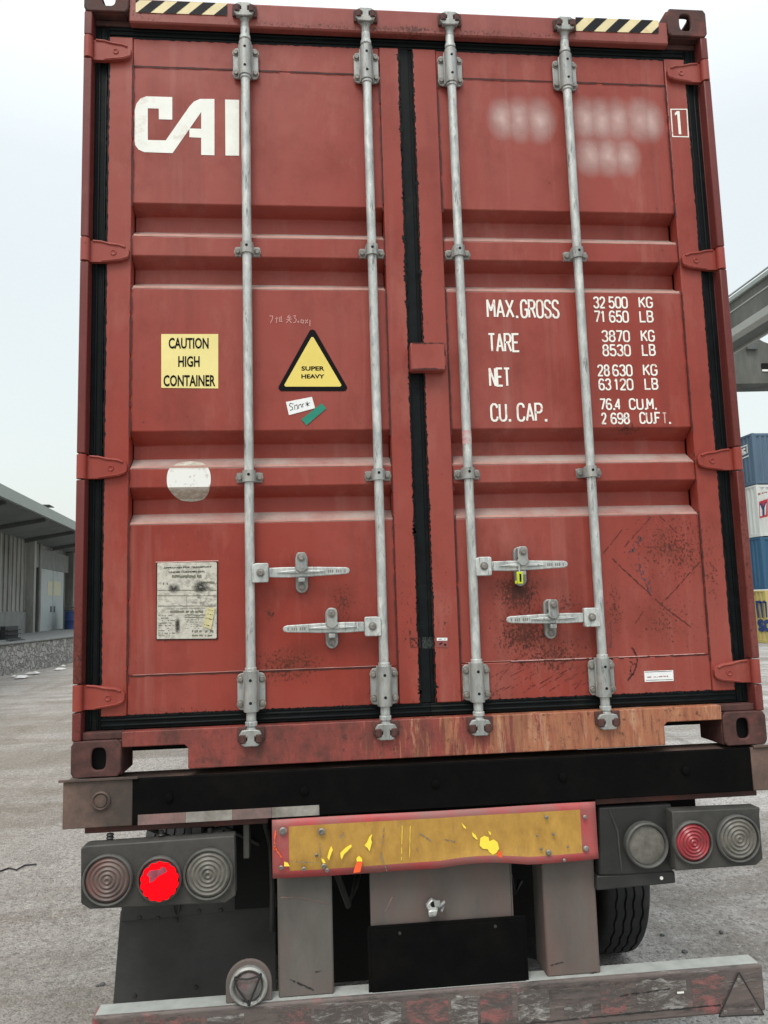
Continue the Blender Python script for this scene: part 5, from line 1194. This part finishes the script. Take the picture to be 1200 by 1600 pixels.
# ================================================================== WAREHOUSE, left
th = -.087; U = Vector((math.sin(th), math.cos(th), 0)); V = Vector((math.cos(th), -math.sin(th), 0)); O0 = Vector((-9.9, 22.12, 0))
WH = empty('warehouse', 'low grey warehouse with a deep open canopy left of the container', 'warehouse', tuple(O0-V*2.5+U*14))
class LB(MB):
    "boxes in the warehouse's own frame: s along the wall, o outwards, z up"
    def sb(self, s0, s1, o0, o1, z0, z1):
        i0 = len(self.v); self.box(o0, o1, s0, s1, z0, z1)
        for i in range(i0, len(self.v)): o_, s_2, z_ = self.v[i]; q = O0+U*s_2+V*o_; self.v[i] = (q.x, q.y, z_)
        return self
WO = -2.5
mb = LB(); mb.sb(-16, 60, WO-.3, WO, .9, 5.6)
s = -16
while s < 60:
    if not (13.2 < s < 20.2): mb.sb(s, s+.22, WO+.0005, WO+.05, 2.0, 5.4)
    s += .62
mb.build('wall', 'wall', WH)
mb = LB(); mb.sb(-16, 13.0, WO+.001, WO+.12, .95, 1.95); mb.sb(20.4, 60, WO+.001, WO+.12, .95, 1.95); mb.build('wall_base', 'wallbase', WH)
mb = LB(); mb.sb(-16, 60, -14, WO-.301, .0, 5.5); mb.build('rear_volume', 'wall', WH)
mb = LB(); mb.sb(12.0, 12.35, WO+.002, WO+.42, .95, 5.2); mb.sb(20.3, 20.7, WO+.002, WO+.42, .95, 5.2); mb.sb(4.2, 4.6, WO+.002, WO+.42, .95, 5.2); mb.build('pillar', 'wall', WH)
mb = LB(); mb.sb(12.36, 20.29, WO+.003, WO+.16, 4.05, 5.0); mb.build('door_lintel', 'wallbase', WH)
mb = LB(); mb.sb(14.2, 16.62, WO+.10, WO+.18, .97, 4.04); mb.sb(16.68, 19.1, WO+.10, WO+.18, .97, 4.04)
dr = mb.build('door', 'bluedoor', WH, bevel=.02)
mb = LB(); mb.sb(15.5, 16.5, WO+.181, WO+.19, 2.75, 3.45); mb.sb(16.8, 18.4, WO+.181, WO+.19, 2.75, 3.5); mb.build('notice', 'notice', dr)
mb = LB(); mb.sb(16.2, 16.4, WO+.181, WO+.22, 1.9, 2.2); mb.sb(16.9, 17.1, WO+.181, WO+.22, 1.9, 2.2); mb.build('handle', 'steelgrey', dr, split=True)
mb = LB(); mb.sb(14.0, 14.19, WO+.03, WO+.2, .96, 4.04); mb.sb(19.11, 19.3, WO+.03, WO+.2, .96, 4.04); mb.build('door_frame', 'steelgrey', WH)
q = O0+U*12.7+V*(WO+.5); mb = MB(); mb.tube([(q.x, q.y, .96), (q.x, q.y, 5.1)], .07, 10); mb.build('drainpipe', 'wall', WH)
# canopy: roof sheet sloping a little, corrugated lip, joists
mb = LB(); mb.sb(-16, 60, -.12, 0, 5.50, 5.88); mb.build('fascia', 'fascia', WH)
mb = MB()
def slab(s0, s1, o0, z0, o1, z1, t):
    A = [O0+U*s0+V*o0, O0+U*s1+V*o0, O0+U*s1+V*o1, O0+U*s0+V*o1]; zz = [z0, z0, z1, z1]
    mb.add([(a.x, a.y, z_) for a, z_ in zip(A, zz)]+[(a.x, a.y, z_+t) for a, z_ in zip(A, zz)], [(0, 1, 2, 3), (4, 7, 6, 5), (0, 4, 5, 1), (1, 5, 6, 2), (2, 6, 7, 3), (3, 7, 4, 0)])
slab(-16, 60, WO, 5.22, -.121, 5.62, .08); mb.build('canopy_sheet', 'soffit', WH)
mb = MB(); s = -16.; n = 0
while s < 60:
    for dz in (5.50, 5.44):
        q = O0+U*s+V*-.14; mb.v += [(q.x, q.y, 5.62), (q.x, q.y, dz)]; n += 1; s += .14
for i in range(n-1): mb.face((2*i, 2*i+1, 2*i+3, 2*i+2))
mb.build('canopy_lip', 'steelgrey', WH)
mb = MB(); s = -14.5
while s < 58: slab(s, s+.16, WO+.1, 5.06, -.3, 5.44, .15); s += 5.2
mb.build('canopy_beam', 'steelgrey', WH)
mb = LB(); mb.sb(-16, 60, WO-11.5, WO, 5.61, 5.72); mb.build('roof', 'fascia', WH)
mb = LB(); mb.sb(5.8, 5.9, -.30, -.20, 5.881, 5.97); mb.sb(5.4, 6.2, -.30, .05, 5.971, 5.995); mb.build('roof_lamp', 'steelgrey', WH)
# stone loading dock
DK = MB(); fp_ = [(-10.6, 12.), (-9.9, 22.12), (-9.35, 27.5), (-9.2, 60.), (-16.5, 60.), (-13.2, 12.)]
DK.prismz(fp_, -.2, .93); dk = DK.build('loading_dock', 'stone', None, bevel=.03); tag(dk, 'rough rubble stone loading dock in front of the warehouse', 'loading dock')
mb = MB(); mb.prismz([(-10.55, 12.), (-9.84, 22.12), (-9.29, 27.5), (-9.14, 60.), (-16.45, 60.), (-13.2, 12.)], .932, 1.0); mb.build('dock_coping', 'wallbase', dk, bevel=.02)
# things on the dock
def gd(px_, py_, zz):
    d = ray(px_, py_); t = (zz-CAM[2])/d[2]; w_ = CAM+d*t; return Vector([float(v) for v in w_])
def onwall(px_, off):                                     # point of the vertical plane `off` outside the dock reference line
    d = Vector([float(v) for v in ray(px_, 950)]); c_ = Vector([float(v) for v in CAM]); t = ((O0-c_).dot(V)+off)/d.dot(V); return c_+d*t
q = onwall(8, -1.0); pl_ = MB()
for i in range(3): pl_.box(q.x-.8, q.x+.35, q.y-.6, q.y+.6, 1.001+i*.15, 1.03+i*.15); [pl_.box(q.x-.8+k_*.45, q.x-.65+k_*.45, q.y-.6, q.y+.6, 1.0305+i*.15, 1.1505+i*.15-.002) for k_ in range(3)]
tag(pl_.build('pallet_stack', 'junk', None), 'low dark stack of pallets at the left edge of the dock', 'pallets')
q = onwall(112, -1.4); mb = MB(); mb.lathe([(.30, 0), (.32, .02), (.30, .05), (.30, .42), (.32, .45), (.30, .48), (.30, .88), (.32, .9), (.29, .92)], (q.x, q.y, 1.001), 'Z', 24)
o = mb.build('barrel', 'navy', None); tag(o, 'dark blue barrel on the dock beside the red container edge', 'barrel')
mb = MB()
for zz in (1.95, 2.08): mb.box(q.x-.5, q.x+.2, q.y+.35, q.y+1.1, zz, zz+.06)
for dx in (-.48, .12): mb.box(q.x+dx, q.x+dx+.06, q.y+.38, q.y+1.08, 1.001, 1.949)
tag(mb.build('metal_rack', 'steelgrey', None, bevel=.01), 'dark metal rack standing behind the blue barrel on the dock', 'rack')
q = onwall(25, -.12); mb = MB(); r_ = random.Random(3)
mb.v += [(q.x-.1, q.y-.55, 1.04), (q.x+.10, q.y-.5, 1.03), (q.x+.22, q.y+.3, 1.02), (q.x-.1, q.y+.7, 1.05), (q.x+.16, q.y-.5, .70), (q.x+.20, q.y+.1, .55), (q.x+.24, q.y+.35, .80)]
for f in ((0, 1, 2, 3), (1, 4, 5, 6, 2)): mb.face(f)
o = mb.build('tarpaulin_scrap', 'junk', None); o.modifiers.new('s', 'SOLIDIFY').thickness = .015; tag(o, 'black torn sheet hanging over the edge of the dock', 'tarpaulin')
def scrap(px_, py_, sc, label, zoff=.0):
    p_ = gd(px_, py_, 0.); mb = MB(); n = 7; ring = []
    for i in range(n):
        g = 2*math.pi*i/n; rr_ = sc*random.uniform(.55, 1.15); ring.append((p_.x+rr_*math.cos(g), p_.y+rr_*.8*math.sin(g), .02+random.uniform(0, .05)*sc*2))
    top = [(x_+(p_.x-x_)*.5, y_+(p_.y-y_)*.5, z_+sc*random.uniform(.12, .3)) for x_, y_, z_ in ring]
    mb.add(ring+top, [tuple(range(n))[::-1], tuple(range(n, 2*n))]+[(i, (i+1) % n, n+(i+1) % n, n+i) for i in range(n)])
    o = mb.build('plastic_scrap', 'litter', None, smooth=False); tag(o, label, 'litter', 'white plastic litter by the dock')
scrap(52, 1054, .26, 'white plastic scrap at the foot of the dock, crumpled highest of them')
scrap(33, 1060, .30, 'wide flat white plastic scrap on the ground in front of the dock')
scrap(21, 1058, .10, 'tiny white scrap, leftmost beside the dock foot')
scrap(92, 1047, .22, 'white plastic scrap at the dock foot nearest the red container')
scrap(98, 1042, .15, 'small white scrap close behind the one nearest the red container')
# stones and a strip of tyre on the ground
def stone(px_, py_, sc, label):
    p_ = gd(px_, py_, 0.); bm = bmesh.new(); bmesh.ops.create_icosphere(bm, subdivisions=2, radius=sc)
    for v in bm.verts: v.co *= random.uniform(.8, 1.1); v.co.z *= .6
    me = bpy.data.meshes.new('stone'); bm.to_mesh(me); bm.free(); me.materials.append(M['steelgrey']); o = bpy.data.objects.new('stone', me); COL.objects.link(o)
    o.location = (p_.x, p_.y, gz(p_.x, p_.y)+sc*.3); tag(o, label, 'stone', 'loose stones on the ground')
stone(1070, 1488, .016, 'dark pebble on the ground above the right end of the bumper')
stone(1035, 1462, .014, 'small dark pebble right of the tyre')
stone(160, 1539, .016, 'dark pebble left of the mud flap')
stone(152, 1541, .010, 'tiny dark pebble beside the larger one left of the mud flap')
stone(1127, 1457, .014, 'dark pebble on the gravel farthest to the right')
def cord(pts, label, rad=.012):
    mb = MB(); pp = [gd(a, b, 0.) for a, b in pts]; mb.tube([(p.x, p.y, rad*.6+gz(p.x, p.y)) for p in pp], rad, 6); tag(mb.build('cord_scrap', 'junk', None), label, 'debris')
cord([(0, 1362), (14, 1357), (26, 1360), (38, 1353), (57, 1351)], 'dark twisted scrap on the ground left of the lamp carrier', .006)
for o in COL.objects:
    if '_L' in o: del o['_L']
